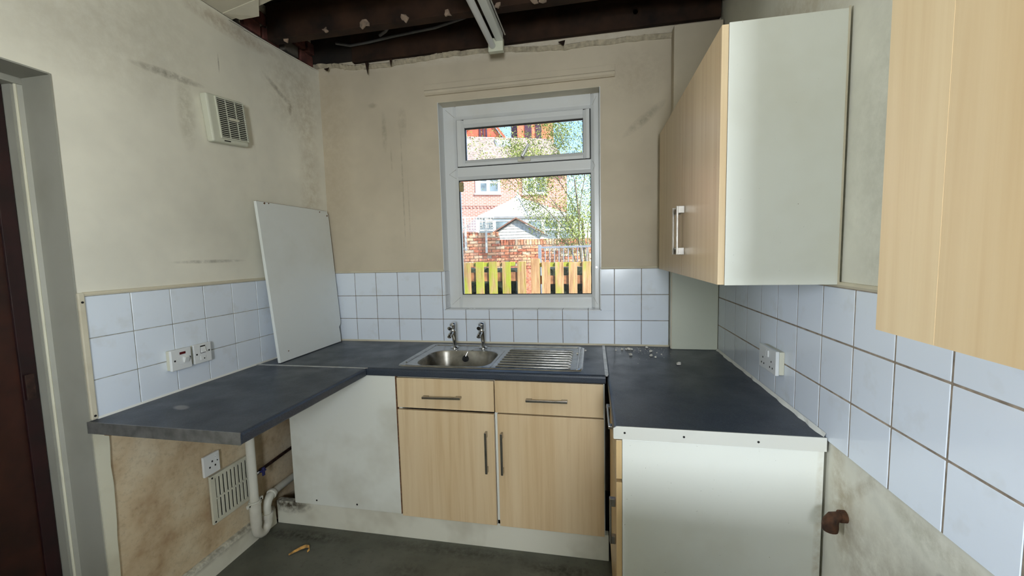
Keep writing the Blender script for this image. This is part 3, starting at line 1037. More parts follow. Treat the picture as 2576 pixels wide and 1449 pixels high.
MB().loops([lp3(sk_outer(0, 0.03), 0.9102), lp3(sk_outer(0.002, 0.03), 0.9135), lp3(sk_outer(0.007, 0.028), 0.9160), lp3(sk_outer(0.014, 0.026), 0.9150), lp3(sk_outer(0.020, 0.024), 0.9120),
            lp3(sk_bowl(-0.012, 0.105), 0.9120), lp3(sk_bowl(-0.006, 0.10), 0.9125), lp3(sk_bowl(0.0, 0.095), 0.9100)], True).build('rim', M['steel'], sink, 0, 2, True)
MB().loops([lp3(sk_bowl(0.0, 0.095), 0.9100), lp3(sk_bowl(0.004, 0.095), 0.900), lp3(sk_bowl(0.012, 0.09), 0.80), lp3(sk_bowl(0.022, 0.085), 0.775), lp3(sk_bowl(0.05, 0.06), 0.762), lp3(sk_bowl(0.13, 0.02), 0.758)], True, False, True).build('bowl', M['bowl_steel'], sink, 0, 2, True)
MB().lathe((1.047, -0.38, 0.758), [(0.038, 0.0), (0.036, 0.004), (0.022, 0.003), (0.020, 0.0015)]).build('waste_outlet', M['chrome'], sink, 0, 2, True)
for k in range(8):
    y = -0.193 - k * 0.048
    x0 = 1.290 - 0.0005 * k
    MB().tube([(x0, y, 0.9125), (x0 + 0.012, y, 0.9150), (1.642, y, 0.9150), (1.654, y, 0.9125)], [0.002, 0.0055, 0.0055, 0.002], 10).build('drainer_rib', M['steel'], sink, 0, 2, True)
MB().tube([(0.800, -0.50, 0.913), (0.806, -0.10, 0.913)], 0.0045, 8).build('rim_flute', M['steel'], sink, 0, 2, True)
MB().tube([(0.815, -0.098, 0.913), (1.675, -0.092, 0.913)], 0.0045, 8).build('rim_flute', M['steel'], sink, 0, 2, True)
MB().tube([(1.686, -0.10, 0.913), (1.686, -0.54, 0.913)], 0.0045, 8).build('rim_flute', M['steel'], sink, 0, 2, True)
MB().tube([(1.262, -0.20, 0.9125), (1.262, -0.54, 0.9125)], 0.003, 8).build('rim_flute', M['steel'], sink, 0, 2, True)
MB().tube([(1.035, -0.226, 0.868), (1.036, -0.240, 0.868)], [0.019, 0.016], 16).build('plug', M['rubber'], sink, 0, 2, True)
MB().tube([(1.036, -0.238, 0.875), (1.05, -0.225, 0.908), (1.08, -0.20, 0.916), (1.108, -0.165, 0.918)], 0.0009, 6).build('plug_chain', M['chrome'], sink)


def tap(x, y, label):
    tp = thing('pillar_tap', (x, y, 0.912), label, 'tap', 'chrome pillar taps')
    MB().lathe((x, y, 0.912), [(0.026, 0), (0.026, 0.004), (0.019, 0.008), (0.0125, 0.011)]).build('base_flange', M['chrome'], tp, 0, 2, True)
    MB().tube([(x, y, 0.920), (x, y + 0.001, 0.945), (x, y - 0.004, 0.975), (x - 0.002, y - 0.012, 1.000), (x - 0.003, y - 0.016, 1.012)], [0.0115, 0.0105, 0.013, 0.018, 0.020], 18).build('column', M['chrome'], tp, 0, 2, True)
    MB().tube([(x - 0.003, y - 0.012, 1.006), (x - 0.004, y - 0.040, 1.008), (x - 0.005, y - 0.066, 1.000), (x - 0.005, y - 0.076, 0.990)], [0.014, 0.012, 0.0115, 0.012], 14).build('spout', M['chrome'], tp, 0, 2, True)
    MB().lathe((x - 0.003, y - 0.014, 1.010), [(0.0195, 0), (0.0205, 0.003), (0.0165, 0.008), (0.0175, 0.022), (0.019, 0.040), (0.018, 0.050), (0.011, 0.055), (0.002, 0.056)]).build('body_cap', M['chrome'], tp, 0, 2, True)
    MB().tube([(x - 0.003, y - 0.024, 1.048), (x - 0.004, y - 0.056, 1.044), (x - 0.004, y - 0.072, 1.041)], [0.008, 0.0085, 0.0115], 14).build('lever', M['chrome'], tp, 0, 2, True)
    return tp


tap(0.945, -0.148, 'chrome pillar tap on the sink, the one nearer the leaning board')
tap(1.118, -0.135, 'chrome pillar tap on the sink, the one nearer the drainer')

# ------------------------------------------------------------------ base units under the sink


def bar_handle(parent, p0, p1, out, mat='handle', proj=0.028, w_=0.011):
    """flat D handle: bar with two square end posts; p0, p1 on the door face, out = outward normal"""
    p0, p1, out = Vector(p0), Vector(p1), Vector(out)
    ax = (p1 - p0).normalized()
    sd = ax.cross(out)

    def obox(bb, c_, la, lo0, lo1, ls):
        vs_ = []
        for a in (-la, la):
            for o_ in (lo0, lo1):
                for s_ in (-ls, ls):
                    vs_.append(c_ + ax * a + out * o_ + sd * s_)
        bb.add(vs_, [(0, 1, 3, 2), (4, 6, 7, 5), (0, 4, 5, 1), (2, 3, 7, 6), (0, 2, 6, 4), (1, 5, 7, 3)])
    bb = MB()
    L = (p1 - p0).length
    obox(bb, (p0 + p1) / 2, L / 2, proj - 0.007, proj, w_ / 2)
    h = bb.build('handle', M[mat], parent, 0.0012)
    for c_ in (p0 + ax * 0.014, p1 - ax * 0.014):
        b2 = MB()
        obox(b2, c_, 0.014, 0.0, proj - 0.006, w_ / 2 - 0.0005)
        b2.build('handle_post', M[mat], h, 0.0012)
    return h


DY = -0.600
su = thing('sink_base_unit', (1.30, -0.3, 0.0), 'beech fronted base unit with two drawers and two doors below the sink', 'cabinet')
b = MB()
b.box(0.788, 0.806, -0.580, -0.03, 0.13, 0.866)
b.box(1.794, 1.812, -0.580, -0.03, 0.13, 0.866)
b.box(1.290, 1.306, -0.580, -0.03, 0.13, 0.70)
b.box(0.806, 1.794, -0.580, -0.03, 0.13, 0.148)
b.box(0.806, 1.794, -0.05, -0.03, 0.148, 0.74)
b.box(0.806, 1.794, -0.580, -0.565, 0.845, 0.866)
b.build('carcass', M['white_lam'], su)
for x0, x1, z0, z1, hh in ((0.790, 1.2915, 0.709, 0.8615, ((0.933, 0.772), (1.130, 0.776))), (1.2965, 1.806, 0.707, 0.8645, ((1.450, 0.780), (1.644, 0.782)))):
    d = box(x0, x1, DY, -0.582, z0, z1).build('drawer_front', M['beech'], su, 0.0015)
    bar_handle(d, (hh[0][0], DY, hh[0][1]), (hh[1][0], DY, hh[1][1]), (0, -1, 0))
for x0, x1, z0, z1, hx in ((0.789, 1.289, 0.131, 0.697, 1.250), (1.3055, 1.808, 0.131, 0.700, 1.328)):
    d = box(x0, x1, DY, -0.582, z0, z1).build('door', M['beech'], su, 0.0015)
    bar_handle(d, (hx, DY, 0.407), (hx, DY, 0.612), (0, -1, 0))

bl = thing('blank_corner_panel', (0.46, -0.59, 0.14), 'white blank corner panel beside the beech sink doors', 'panel')
box(0.156, 0.782, DY, -0.582, 0.140, 0.868).build('panel', M['white_blank'], bl, 0.002)
box(0.7823, 0.7865, DY, -0.582, 0.140, 0.868).build('edge_strip', M['chip'], bl)
for x, z in ((0.29, 0.165), (0.53, 0.165)):
    MB().tube([(x, DY + 0.001, z), (x, DY - 0.0008, z)], 0.005, 10).build('screw_hole', M['black_hole'], bl)
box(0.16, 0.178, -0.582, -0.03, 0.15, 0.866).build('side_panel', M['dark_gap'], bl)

pl = MB()
px = [0.024 + (1.826 - 0.024) * k / 12 for k in range(13)]
for a, c_ in zip(px, px[1:]):
    pl.add([(a, -0.585, 0.0), (c_, -0.585, 0.0), (c_, -0.585, 0.131), (a, -0.585, 0.131), (a, -0.54, 0.0), (c_, -0.54, 0.0), (c_, -0.54, 0.131), (a, -0.54, 0.131)],
           [(0, 1, 2, 3), (3, 2, 6, 7), (7, 6, 5, 4)])
pl = box(0.024, 1.828, -0.585, -0.550, 0.0, 0.130).build('plinth', M['plinth'], None, 0.003)
tag(pl, 'grubby cream plinth board along the floor under the sink units', 'plinth')

# ------------------------------------------------------------------ base unit at the right
ru = thing('drawer_base_unit', (2.14, -0.85, 0.0), 'base unit with white end panel and beech fronts under the right worktop', 'cabinet')
box(1.852, W - 0.004, -1.150, -1.132, 0.0, 0.866).build('end_panel', M['white_end'], ru, 0.0015)
b = MB()
b.box(1.853, W - 0.004, -1.131, -0.62, 0.13, 0.148)
b.box(1.853, W - 0.004, -0.638, -0.62, 0.148, 0.866)
b.box(W - 0.02, W - 0.004, -1.131, -0.638, 0.148, 0.866)
b.box(1.853, 1.87, -1.131, -0.638, 0.846, 0.866)
b.box(1.870, 1.888, -1.131, -0.638, 0.0, 0.128)
b.build('carcass', M['white_lam'], ru)
d = box(1.833, 1.851, -1.150, -0.640, 0.732, 0.862).build('drawer_front', M['beech_h'], ru, 0.0012)
bar_handle(d, (1.833, -1.02, 0.845), (1.833, -0.80, 0.845), (-1, 0, 0), proj=0.020)
d = box(1.833, 1.851, -1.150, -0.640, 0.131, 0.720).build('door', M['beech_h'], ru, 0.0012)
bar_handle(d, (1.833, -1.095, 0.470), (1.833, -1.095, 0.632), (-1, 0, 0), proj=0.020, w_=0.016)

# ------------------------------------------------------------------ wall cabinets
uc = thing('wall_cabinet', (2.285, -0.63, 1.362), 'double door beech wall cabinet with white end panel near the window', 'cabinet')
box(2.1385, W - 0.004, -1.180, -1.162, 1.362, 2.090).build('end_panel', M['white_lam'], uc, 0.0015)
b = MB()
b.box(2.1385, W - 0.004, -1.161, -0.080, 1.364, 1.382)
b.box(2.1385, W - 0.004, -1.161, -0.080, 2.070, 2.088)
b.box(2.1385, W - 0.004, -0.098, -0.080, 1.382, 2.070)
b.box(W - 0.012, W - 0.004, -1.161, -0.098, 1.382, 2.070)
b.build('carcass', M['white_lam'], uc)
for y0, y1, hy in ((-1.179, -0.6835, -0.722), (-0.6805, -0.098, -0.642)):
    d = box(2.1195, 2.1375, y0, y1, 1.364, 2.086).build('door', M['beech'], uc, 0.0012)
    bar_handle(d, (2.1195, hy, 1.448), (2.1195, hy, 1.640), (-1, 0, 0), proj=0.030, w_=0.013)
box(2.427, 2.431, -1.183, -1.179, 1.362, 2.094).build('sealant_line', M['bead'], uc)

un = thing('wall_cabinet', (2.285, -2.16, 1.362), 'beech wall cabinet close by on the right wall, cut by the photo edge', 'cabinet')
b = MB()
b.box(2.1385, W - 0.004, -2.46, -1.868, 1.364, 2.088)
b.build('carcass', M['white_lam'], un, 0.001)
box(2.1210, 2.1385, -1.955, -1.863, 1.362, 2.088).build('lighter_strip', beech_mat('beech_lighter', 'z', (219, 196, 157), (211, 185, 145), (224, 202, 165)), un)  # strip of the front in a slightly lighter beech than the door
box(2.1212, 2.1385, -2.46, -1.955, 1.362, 2.088).build('door', beech_mat('beech_laminate_dimmed', 'z', (214, 190, 151), (205, 178, 138), (219, 197, 160)), un)  # darker beech copy that offsets the strong fill light on this cabinet

nb = thing('added_shade_cabinet', (2.14, -2.16, 0.0), 'unseen added base cabinet with dark worktop, shading the lower right wall', 'cabinet')  # unseen cabinet added to shade the lower end panel and right wall
box(1.87, W - 0.004, -2.46, -1.81, 0.0, 0.868).build('carcass', M['white_lam'], nb, 0.002)
box(1.85, W - 0.004, -2.46, -1.80, 0.868, 0.908).build('worktop_piece', M['worktop'], nb, 0.004)
d = box(1.852, 1.869, -2.456, -1.814, 0.10, 0.862).build('door', M['beech'], nb, 0.0015)
bar_handle(d, (1.852, -1.93, 0.5), (1.852, -1.93, 0.7), (-1, 0, 0))

# ------------------------------------------------------------------ board leaning on the left wall
lb = thing('loose_board', (0.09, -0.32, ZW), 'white laminated board leaning against the left wall on the worktop', 'board')
top = Vector((0.057, 0, 1.772))
bot = Vector((0.118, 0, 0.9135))
up = (top - bot).normalized()
nrm = Vector((up.z, 0, -up.x))
HL = (top - bot).length
# outline in (y, distance up) with a notch at the lower far corner
ol = [(-0.588, 0.0), (-0.046, 0.0), (-0.044, 0.05), (-0.048, 0.098), (-0.030, 0.112), (-0.024, 0.128), (-0.014, HL - 0.03), (-0.024, HL), (-0.603, HL)]
ol = [(y if y > -0.3 else y + 0.0, h) for y, h in ol]


def bp(y, h, t_):
    p = bot + up * h - nrm * t_
    return (p.x, y, p.z)


lbm = MB().loops([[bp(y, h, 0.0) for y, h in ol], [bp(y, h, 0.016) for y, h in ol]], True, True, True)
lbp = lbm.build('board', M['white_board'], lb, 0.0012)
# worn chipboard edge showing along the top and the far side
MB().loops([[bp(y, h, 0.002) for y, h in ((-0.60, HL - 0.001), (-0.03, HL - 0.001), (-0.03, HL + 0.0012), (-0.60, HL + 0.0012))], [bp(y, h, 0.0145) for y, h in ((-0.60, HL - 0.001), (-0.03, HL - 0.001), (-0.03, HL + 0.0012), (-0.60, HL + 0.0012))]], True, True, True).build('chipped_edge', M['chip'], lbp)
for y, h, s_ in ((-0.55, HL - 0.006, 0.008), (-0.52, HL - 0.004, 0.005), (-0.10, HL - 0.012, 0.006), (-0.03, HL - 0.03, 0.008), (-0.52, 0.05, 0.005)):
    MB().loops([[bp(y + s_ * a, h + s_ * c_, -0.0006) for a, c_ in ((-1, -0.3), (0.2, -0.8), (1, 0.1), (0.1, 0.7))], [bp(y + s_ * a, h + s_ * c_, 0.001) for a, c_ in ((-1, -0.3), (0.2, -0.8), (1, 0.1), (0.1, 0.7))]], True, True, True).build('chip_mark', M['chip'], lbp)

# ------------------------------------------------------------------ extractor fan
fan = thing('extractor_fan', (0.0, -0.70, 2.145), 'square off-white extractor fan with louvred grille on the left wall', 'fan')
FP, FA = (0, -0.70, 2.145), math.radians(6.0)


def fanp(bb, name, mat, parent, bevel=0.0, seg=2):
    bb.rot(FP, 'X', FA)
    return bb.build(name, M[mat], parent, bevel, seg)


fanp(box(-0.005, 0.034, -0.812, -0.604, 2.036, 2.252), 'housing', 'fan', fan, 0.012, 4)
fanp(box(0.030, 0.0355, -0.766, -0.612, 2.060, 2.240), 'grille_recess', 'dark_gap', fan)
for k in range(19):
    z = 2.066 + k * 0.0092
    fanp(MB().prism([(0.034, z), (0.041, z - 0.0008), (0.041, z + 0.0026), (0.034, z + 0.0034)], 'y', -0.768, -0.610), 'louvre', 'fan', fan)
for y in (-0.716, -0.662):
    fanp(box(0.0345, 0.040, y - 0.0012, y + 0.0012, 2.062, 2.238), 'grille_rib', 'fan', fan)
for q in ((-0.770, -0.764, 2.056, 2.244), (-0.614, -0.608, 2.056, 2.244), (-0.764, -0.614, 2.056, 2.062), (-0.764, -0.614, 2.238, 2.244)):
    fanp(box(0.032, 0.041, q[0], q[1], q[2], q[3]), 'grille_frame', 'fan', fan, 0.001)
fanp(box(0.036, 0.0425, -0.708, -0.652, 2.146, 2.156), 'name_plate', 'edge_cream', fan, 0.001)
fanp(box(0.0335, 0.0348, -0.752, -0.716, 2.044, 2.049), 'slot', 'dark_gap', fan)

# ------------------------------------------------------------------ switches and sockets


def wall_plate(name, label, cat, side, y0, y1, z0, z1, depth, back=0.0, mat='plastic'):
    """accessory on the left (side=+1, x=0) or right wall (side=-1, x=W)"""
    X0 = 0.0 if side > 0 else W
    o = thing(name, (X0, (y0 + y1) / 2, (z0 + z1) / 2), label, cat)
    if back:
        box(X0, X0 + side * back, y0 + 0.002, y1 - 0.002, z0 + 0.002, z1 - 0.002).build('back_box', M['plastic_old'], o, 0.003)
    box(X0 + side * back, X0 + side * depth, y0, y1, z0, z1).build('face_plate', M[mat], o, 0.003, 3)
    return o


def dot(o, X, y, z, r, side, mat='black_hole', name='screw'):
    return MB().tube([(X - side * 0.001, y, z), (X + side * 0.0008, y, z)], r, 10).build(name, M[mat], o)


o = wall_plate('cooker_switch', 'white cooker switch with dark red neon on the left tiles', 'switch', 1, -1.086, -0.998, 1.008, 1.096, 0.030, 0.018)
box(0.029, 0.0312, -1.050, -1.024, 1.073, 1.083).build('neon', M['red_neon'], o)
box(0.029, 0.0306, -1.060, -1.012, 1.030, 1.062).build('switch_recess', M['plastic'], o, 0.001)
MB().prism([(0.030, 1.036), (0.036, 1.036), (0.044, 1.058), (0.030, 1.060)], 'y', -1.036, -1.016).build('rocker', M['plastic'], o, 0.001)
dot(o, 0.030, -1.072, 1.050, 0.004, 1)
dot(o, 0.030, -1.006, 1.054, 0.004, 1)
o = wall_plate('fused_spur', 'white fused spur switch right beside the cooker switch', 'switch', 1, -0.980, -0.896, 1.010, 1.096, 0.024, 0.013)
box(0.023, 0.0246, -0.950, -0.926, 1.054, 1.088).build('switch_recess', M['dark_gap'], o)
MB().prism([(0.024, 1.056), (0.032, 1.058), (0.026, 1.082), (0.024, 1.083)], 'y', -0.949, -0.927).build('rocker', M['plastic'], o, 0.001)
box(0.0235, 0.026, -0.952, -0.926, 1.024, 1.042).build('fuse_carrier', M['plastic'], o, 0.001)
dot(o, 0.024, -0.968, 1.052, 0.004, 1)
dot(o, 0.024, -0.908, 1.060, 0.004, 1)
dot(o, 0.026, -0.935, 1.029, 0.003, 1)
o = wall_plate('low_socket', 'white single socket low on the bare wall under the left worktop', 'socket', 1, -0.974, -0.892, 0.476, 0.572, 0.012, 0.0)
for y, z in ((-0.945, 0.512), (-0.917, 0.512), (-0.931, 0.536)):
    box(0.0115, 0.0128, y - 0.0035, y + 0.0035, z - 0.004, z + 0.004).build('pin_slot', M['black_hole'], o)
for y, z in ((-0.912, 0.55), (-0.905, 0.53)):
    dot(o, 0.012, y, z, 0.003, 1)
box(0.0115, 0.0140, -0.914, -0.900, 0.535, 0.560).build('rocker', M['plastic'], o, 0.001)
o = wall_plate('double_socket', 'white double socket on the right tiles above the worktop', 'socket', -1, -0.872, -0.722, 1.008, 1.096, 0.030, 0.018)
for yc in (-0.835, -0.760):
    for dy, dz in ((-0.011, -0.018), (0.011, -0.018), (0.0, 0.004)):
        box(W - 0.0312, W - 0.029, yc + dy - 0.002, yc + dy + 0.002, 1.046 + dz - 0.003, 1.046 + dz + 0.003).build('pin_slot', M['black_hole'], o)
for yc in (-0.806, -0.790):
    box(W - 0.034, W - 0.029, yc - 0.006, yc + 0.006, 1.062, 1.086).build('rocker', M['plastic'], o, 0.001)

# ------------------------------------------------------------------ air vent, low on the left wall
vent = thing('air_vent', (0.0, -0.835, 0.35), 'white slotted air vent low on the left wall behind the waste pipe', 'vent')
vy0, vy1, vz0, vz1 = -0.948, -0.720, 0.232, 0.466
box(-0.004, 0.004, vy0 + 0.004, vy1 - 0.004, vz0 + 0.004, vz1 - 0.004).build('backing', M['dark_gap'], vent)
for q in ((vy0, vy0 + 0.024, vz0, vz1), (vy1 - 0.018, vy1, vz0, vz1), (vy0 + 0.024, vy1 - 0.018, vz0, vz0 + 0.018), (vy0 + 0.024, vy1 - 0.018, vz1 - 0.018, vz1), (vy0 + 0.024, vy1 - 0.018, 0.344, 0.352)):
    box(0.0, 0.011, q[0], q[1], q[2], q[3]).build('frame_bar', M['plastic_old'], vent, 0.001)
for k in range(9):
    y = vy0 + 0.031 + k * 0.0215
    box(0.002, 0.009, y, y + 0.0125, vz0 + 0.016, vz1 - 0.016).build('slat', M['plastic_old'], vent, 0.001)
for y, z in ((vy0 + 0.010, vz0 + 0.010), (vy0 + 0.010, vz1 - 0.010), (vy1 - 0.012, vz1 - 0.01)):
    dot(vent, 0.011, y, z, 0.0045, 1)

# ------------------------------------------------------------------ washing machine waste pipe with trap
wp = thing('waste_pipe', (0.06, -0.765, 0.06), 'white plastic standpipe with U-bend trap under the left worktop', 'pipe')
XP = 0.062
MB().tube([(XP, -0.767, 0.868), (XP, -0.767, 0.22)], 0.0205, 18).build('standpipe', M['pipe_white'], wp, 0, 2, True)
MB().tube([(XP, -0.767, 0.246), (XP, -0.767, 0.242), (XP, -0.767, 0.110)], [0.027, 0.027, 0.0255], 18).build('trap_socket', M['pipe_white'], wp, 0, 2, True)
u = [(XP, -0.767, 0.112)]
for k in range(0, 9):
    a = PI + PI * k / 8
    u.append((XP, -0.730 + 0.037 * math.cos(a), 0.092 + 0.042 * math.sin(a)))
u.append((XP, -0.693, 0.118))
MB().tube(u, 0.0225, 16).build('u_bend', M['pipe_white'], wp, 0, 2, True)
MB().tube([(XP, -0.693, 0.108), (XP, -0.693, 0.132)], 0.0275, 18).build('trap_nut', M['pipe_white'], wp, 0.002, 2, True)
MB().tube([(XP, -0.693, 0.128), (XP, -0.692, 0.168), (XP, -0.684, 0.192), (XP - 0.004, -0.665, 0.205), (XP - 0.010, -0.640, 0.208), (XP - 0.020, -0.56, 0.205), (XP - 0.03, -0.42, 0.198)], [0.0195, 0.0195, 0.021, 0.022, 0.0195, 0.0185, 0.0185], 16).build('outlet_elbow', M['pipe_white'], wp, 0, 2, True)
MB().tube([(XP - 0.008, -0.652, 0.207), (XP - 0.0105, -0.636, 0.208)], 0.0265, 16).build('elbow_collar', M['pipe_white'], wp, 0.001, 2, True)
cl = MB().lathe((XP, -0.767, 0.226), [(0.030, 0), (0.031, 0.005), (0.030, 0.012)]).build('pipe_clip', M['pipe_white'], wp, 0, 2, True)
for y0, y1 in ((-0.815, -0.790), (-0.744, -0.716)):
    box(XP - 0.006, XP + 0.006, y0, y1, 0.226, 0.244).build('clip_lug', M['pipe_white'], cl, 0.004)
    dot(cl, XP + 0.006, (y0 + y1) / 2, 0.235, 0.004, 1)

sp = thing('supply_valve', (0.05, -0.70, 0.36), 'small water valve with blue lever on a dark pipe beside the standpipe', 'valve')
MB().tube([(0.05, -0.700, 0.372), (0.045, -0.60, 0.374), (0.03, -0.45, 0.372), (0.02, -0.30, 0.372)], 0.0085, 12).build('copper_pipe', M['copper_dark'], sp, 0, 2, True)
MB().tube([(0.052, -0.742, 0.371), (0.052, -0.726, 0.371), (0.051, -0.700, 0.372)], [0.0115, 0.012, 0.008], 14).build('outlet', M['chrome'], sp, 0, 2, True)
MB().tube([(0.051, -0.715, 0.371), (0.051, -0.690, 0.372)], 0.011, 12).build('valve_body', M['copper_dark'], sp, 0, 2, True)
bx = MB().box(0.056, 0.074, -0.716, -0.690, 0.366, 0.376)
bx.box(0.066, 0.072, -0.712, -0.696, 0.345, 0.390)
bx.build('lever', M['blue'], sp, 0.002)

# rusty elbow out of the right wall
rp = thing('rusty_pipe_elbow', (W, -1.24, 0.71), 'rusty iron pipe elbow sticking out of the right wall', 'pipe')
MB().tube([(W + 0.006, -1.244, 0.728), (W - 0.012, -1.244, 0.727), (W - 0.022, -1.243, 0.722), (W - 0.028, -1.242, 0.710), (W - 0.029, -1.242, 0.695), (W - 0.029, -1.242, 0.684)], [0.0125, 0.0125, 0.0165, 0.0185, 0.0195, 0.0185], 16).build('elbow', M['rust'], rp, 0, 2, True)
MB().tube([(W + 0.006, -1.244, 0.728), (W - 0.009, -1.244, 0.7275)], 0.0165, 14).build('collar', M['rust'], rp, 0, 2, True)

# ------------------------------------------------------------------ strip light
sl = thing('fluorescent_light', (1.25, -0.75, 2.63), 'white fluorescent strip light hanging under the open joists', 'light')
box(1.252, 1.292, -1.36, -0.16, 2.628, 2.668).build('batten', M['white_lam'], sl, 0.004)
MB().tube([(1.232, -0.165, 2.606), (1.232, -1.35, 2.606)], 0.0165, 16).build('tube', M['plastic'], sl, 0, 2, True)
box(1.206, 1.290, -0.162, -0.128, 2.578, 2.648).build('lampholder', M['ivory'], sl, 0.004)
box(1.206, 1.290, -1.385, -1.352, 2.578, 2.668).build('lampholder', M['ivory'], sl, 0.004)
MB().tube([(1.300, -0.15, 2.664), (1.300, -1.36, 2.664)], 0.004, 8).build('reflector_edge', M['alu'], sl)
for y in (-0.34, -0.83):
    box(1.262, 1.282, y - 0.01, y + 0.01, 2.668, 2.69).build('fixing', M['alu'], sl)

# loose cables up in the ceiling void
cb = MB().tube([(0.20, -0.035, 2.800), (0.30, -0.040, 2.773), (0.42, -0.050, 2.772), (0.60, -0.060, 2.782), (0.87, -0.075, 2.790), (1.05, -0.11, 2.800), (1.25, -0.14, 2.83), (1.5, -0.2, 2.86)], 0.0075, 10).build('ceiling_cable', M['cable'], None, 0, 2, True)
tag(cb, 'long grey cable sagging in the open ceiling above the window', 'cable')
cb = MB().tube([(0.52, -0.075, 2.79), (0.58, -0.12, 2.783), (0.65, -0.19, 2.780), (0.72, -0.29, 2.79)], 0.0085, 10).build('ceiling_cable', M['cable'], None, 0, 2, True)
tag(cb, 'short grey cable crossing behind the first joist, left of the light', 'cable')

# ------------------------------------------------------------------ bits lying about


def crumb_mesh(r, seed):
    r_ = random.Random(seed)
    bm = bmesh.new()
    bmesh.ops.create_icosphere(bm, subdivisions=1, radius=r)
    for v in bm.verts:
        v.co *= r_.uniform(0.65, 1.15)
        v.co.z = max(v.co.z * 0.8, -r * 0.55)
    me = bpy.data.meshes.new('plaster_crumb')
    bm.to_mesh(me)
    bm.free()
    me.materials.append(M['crumb'])
    return me


cms = [crumb_mesh(1.0, s_) for s_ in (1, 2, 3, 4)]
for i, (x, y, r) in enumerate(((1.92, -0.109, .009), (1.944, -0.102, .008), (1.958, -0.101, .011), (1.974, -0.109, .010), (2.063, -0.053, .011), (2.073, -0.146, .011), (2.061, -0.240, .011), (1.958, -0.233, .012), (2.080, -0.266, .007), (1.887, -0.128, .005), (2.168, -0.395, .013), (2.10, -0.17, .005), (2.12, -0.20, .005), (2.02, -0.13, .005))):
    o = bpy.data.objects.new('plaster_crumb', cms[i % 4])
    COL.objects.link(o)
    o.location = (x, y, ZW + r * 0.5)
    o.scale = (r, r, r)
    o.rotation_euler.z = rnd.uniform(0, 6)
    lab = 'white plaster crumb lying loose on the right worktop away from the tiles'
    if i < 4:
        lab = ('leftmost', 'second', 'third and biggest', 'rightmost')[i] + ' white crumb in the row of four near the back tiles'
    elif i == 4:
        lab = 'white plaster crumb right against the back tiles beside the pipe boxing'
    elif i == 7:
        lab = 'large white crumb on the right worktop in front of the row of four'
    elif i == 10:
        lab = 'white plaster crumb lying alone nearer the middle of the right worktop'
    tag(o, lab, 'crumb', 'plaster crumbs on the right worktop')
for i, (x, y, r) in enumerate(((1.719, -0.161, .006), (1.676, -0.238, .007))):
    o = bpy.data.objects.new('plaster_crumb', cms[i])
    COL.objects.link(o)
    o.location = (x, y, ZW + 0.002 + r * 0.55)
    o.scale = (r, r, r)
    tag(o, ('white plaster crumb on the worktop at the back corner of the drainer', 'white plaster crumb lying on the ribbed drainer')[i], 'crumb')
b = MB()
for k in range(110):
    x = rnd.gauss(2.02, 0.11)
    y = -0.05 - abs(rnd.gauss(0, 0.10))
    if not (1.85 < x < 2.18):
        continue
    r = rnd.uniform(0.0012, 0.003)
    a = rnd.uniform(0, 6)
    p = [(x + r * math.cos(a + q), y + r * math.sin(a + q), ZW + 0.0005) for q in (0, 2.1, 4.2)] + [(x, y, ZW + r)]
    b.add(p, [(0, 1, 3), (1, 2, 3), (2, 0, 3), (0, 2, 1)])
tag(b.build('plaster_grit', M['crumb']), 'fine plaster grit scattered on the right worktop near the wall', 'grit', None, 'stuff')

pe = MB()
pts = [(-0.045, -0.055), (-0.03, -0.035), (-0.012, -0.012), (0.006, 0.004), (0.026, 0.006), (0.036, -0.008), (0.034, -0.022)]
ls = []
for i, (dx, dy) in enumerate(pts):
    w_ = 0.010 - 0.001 * abs(i - 3)
    x, y = 0.313 + dx, -0.745 + dy
    h = 0.004 + 0.012 * math.sin(i * 0.5)
    ls.append([(x - w_ * 0.7, y + w_ * 0.7, 0.0015 + h * 0.3), (x, y, 0.003 + h), (x + w_ * 0.7, y - w_ * 0.7, 0.0015 + h * 0.4), (x, y, 0.001 + h * 0.6)])
pe.loops(ls, True, True, True)
tag(pe.build('dried_peel', M['peel'], None, 0, 2, True), 'curled yellow-brown strip of dried peel on the grey floor', 'litter')

# ================================================================== outside
GZ = -0.15


def brick_mat(name, c1, c2, mortar, scale, axis_u=(1, 0, 0), bw=0.225, rh=0.075, ms=0.011):
    t_ = NT(name)
    dt = t_.n.new('ShaderNodeVectorMath')
    dt.operation = 'DOT_PRODUCT'
    t_.link(t_.co(), dt.inputs[0])
    dt.inputs[1].default_value = axis_u
    z_ = t_.xyz()[2]
    cb_ = t_.n.new('ShaderNodeCombineXYZ')
    t_.link(dt.outputs['Value'], cb_.inputs[0])
    t_.link(z_, cb_.inputs[1])
    br = t_.n.new('ShaderNodeTexBrick')
    br.inputs['Color1'].default_value = lin(c1)
    br.inputs['Color2'].default_value = lin(c2)
    br.inputs['Mortar'].default_value = lin(mortar)
    br.inputs['Scale'].default_value = 1.0
    br.inputs['Mortar Size'].default_value = ms
    br.inputs['Brick Width'].default_value = bw
    br.inputs['Row Height'].default_value = rh
    t_.link(cb_.outputs[0], br.inputs['Vector'])
    t_.col(br.outputs['Color'])
    t_.rough(0.9)
    return t_.m


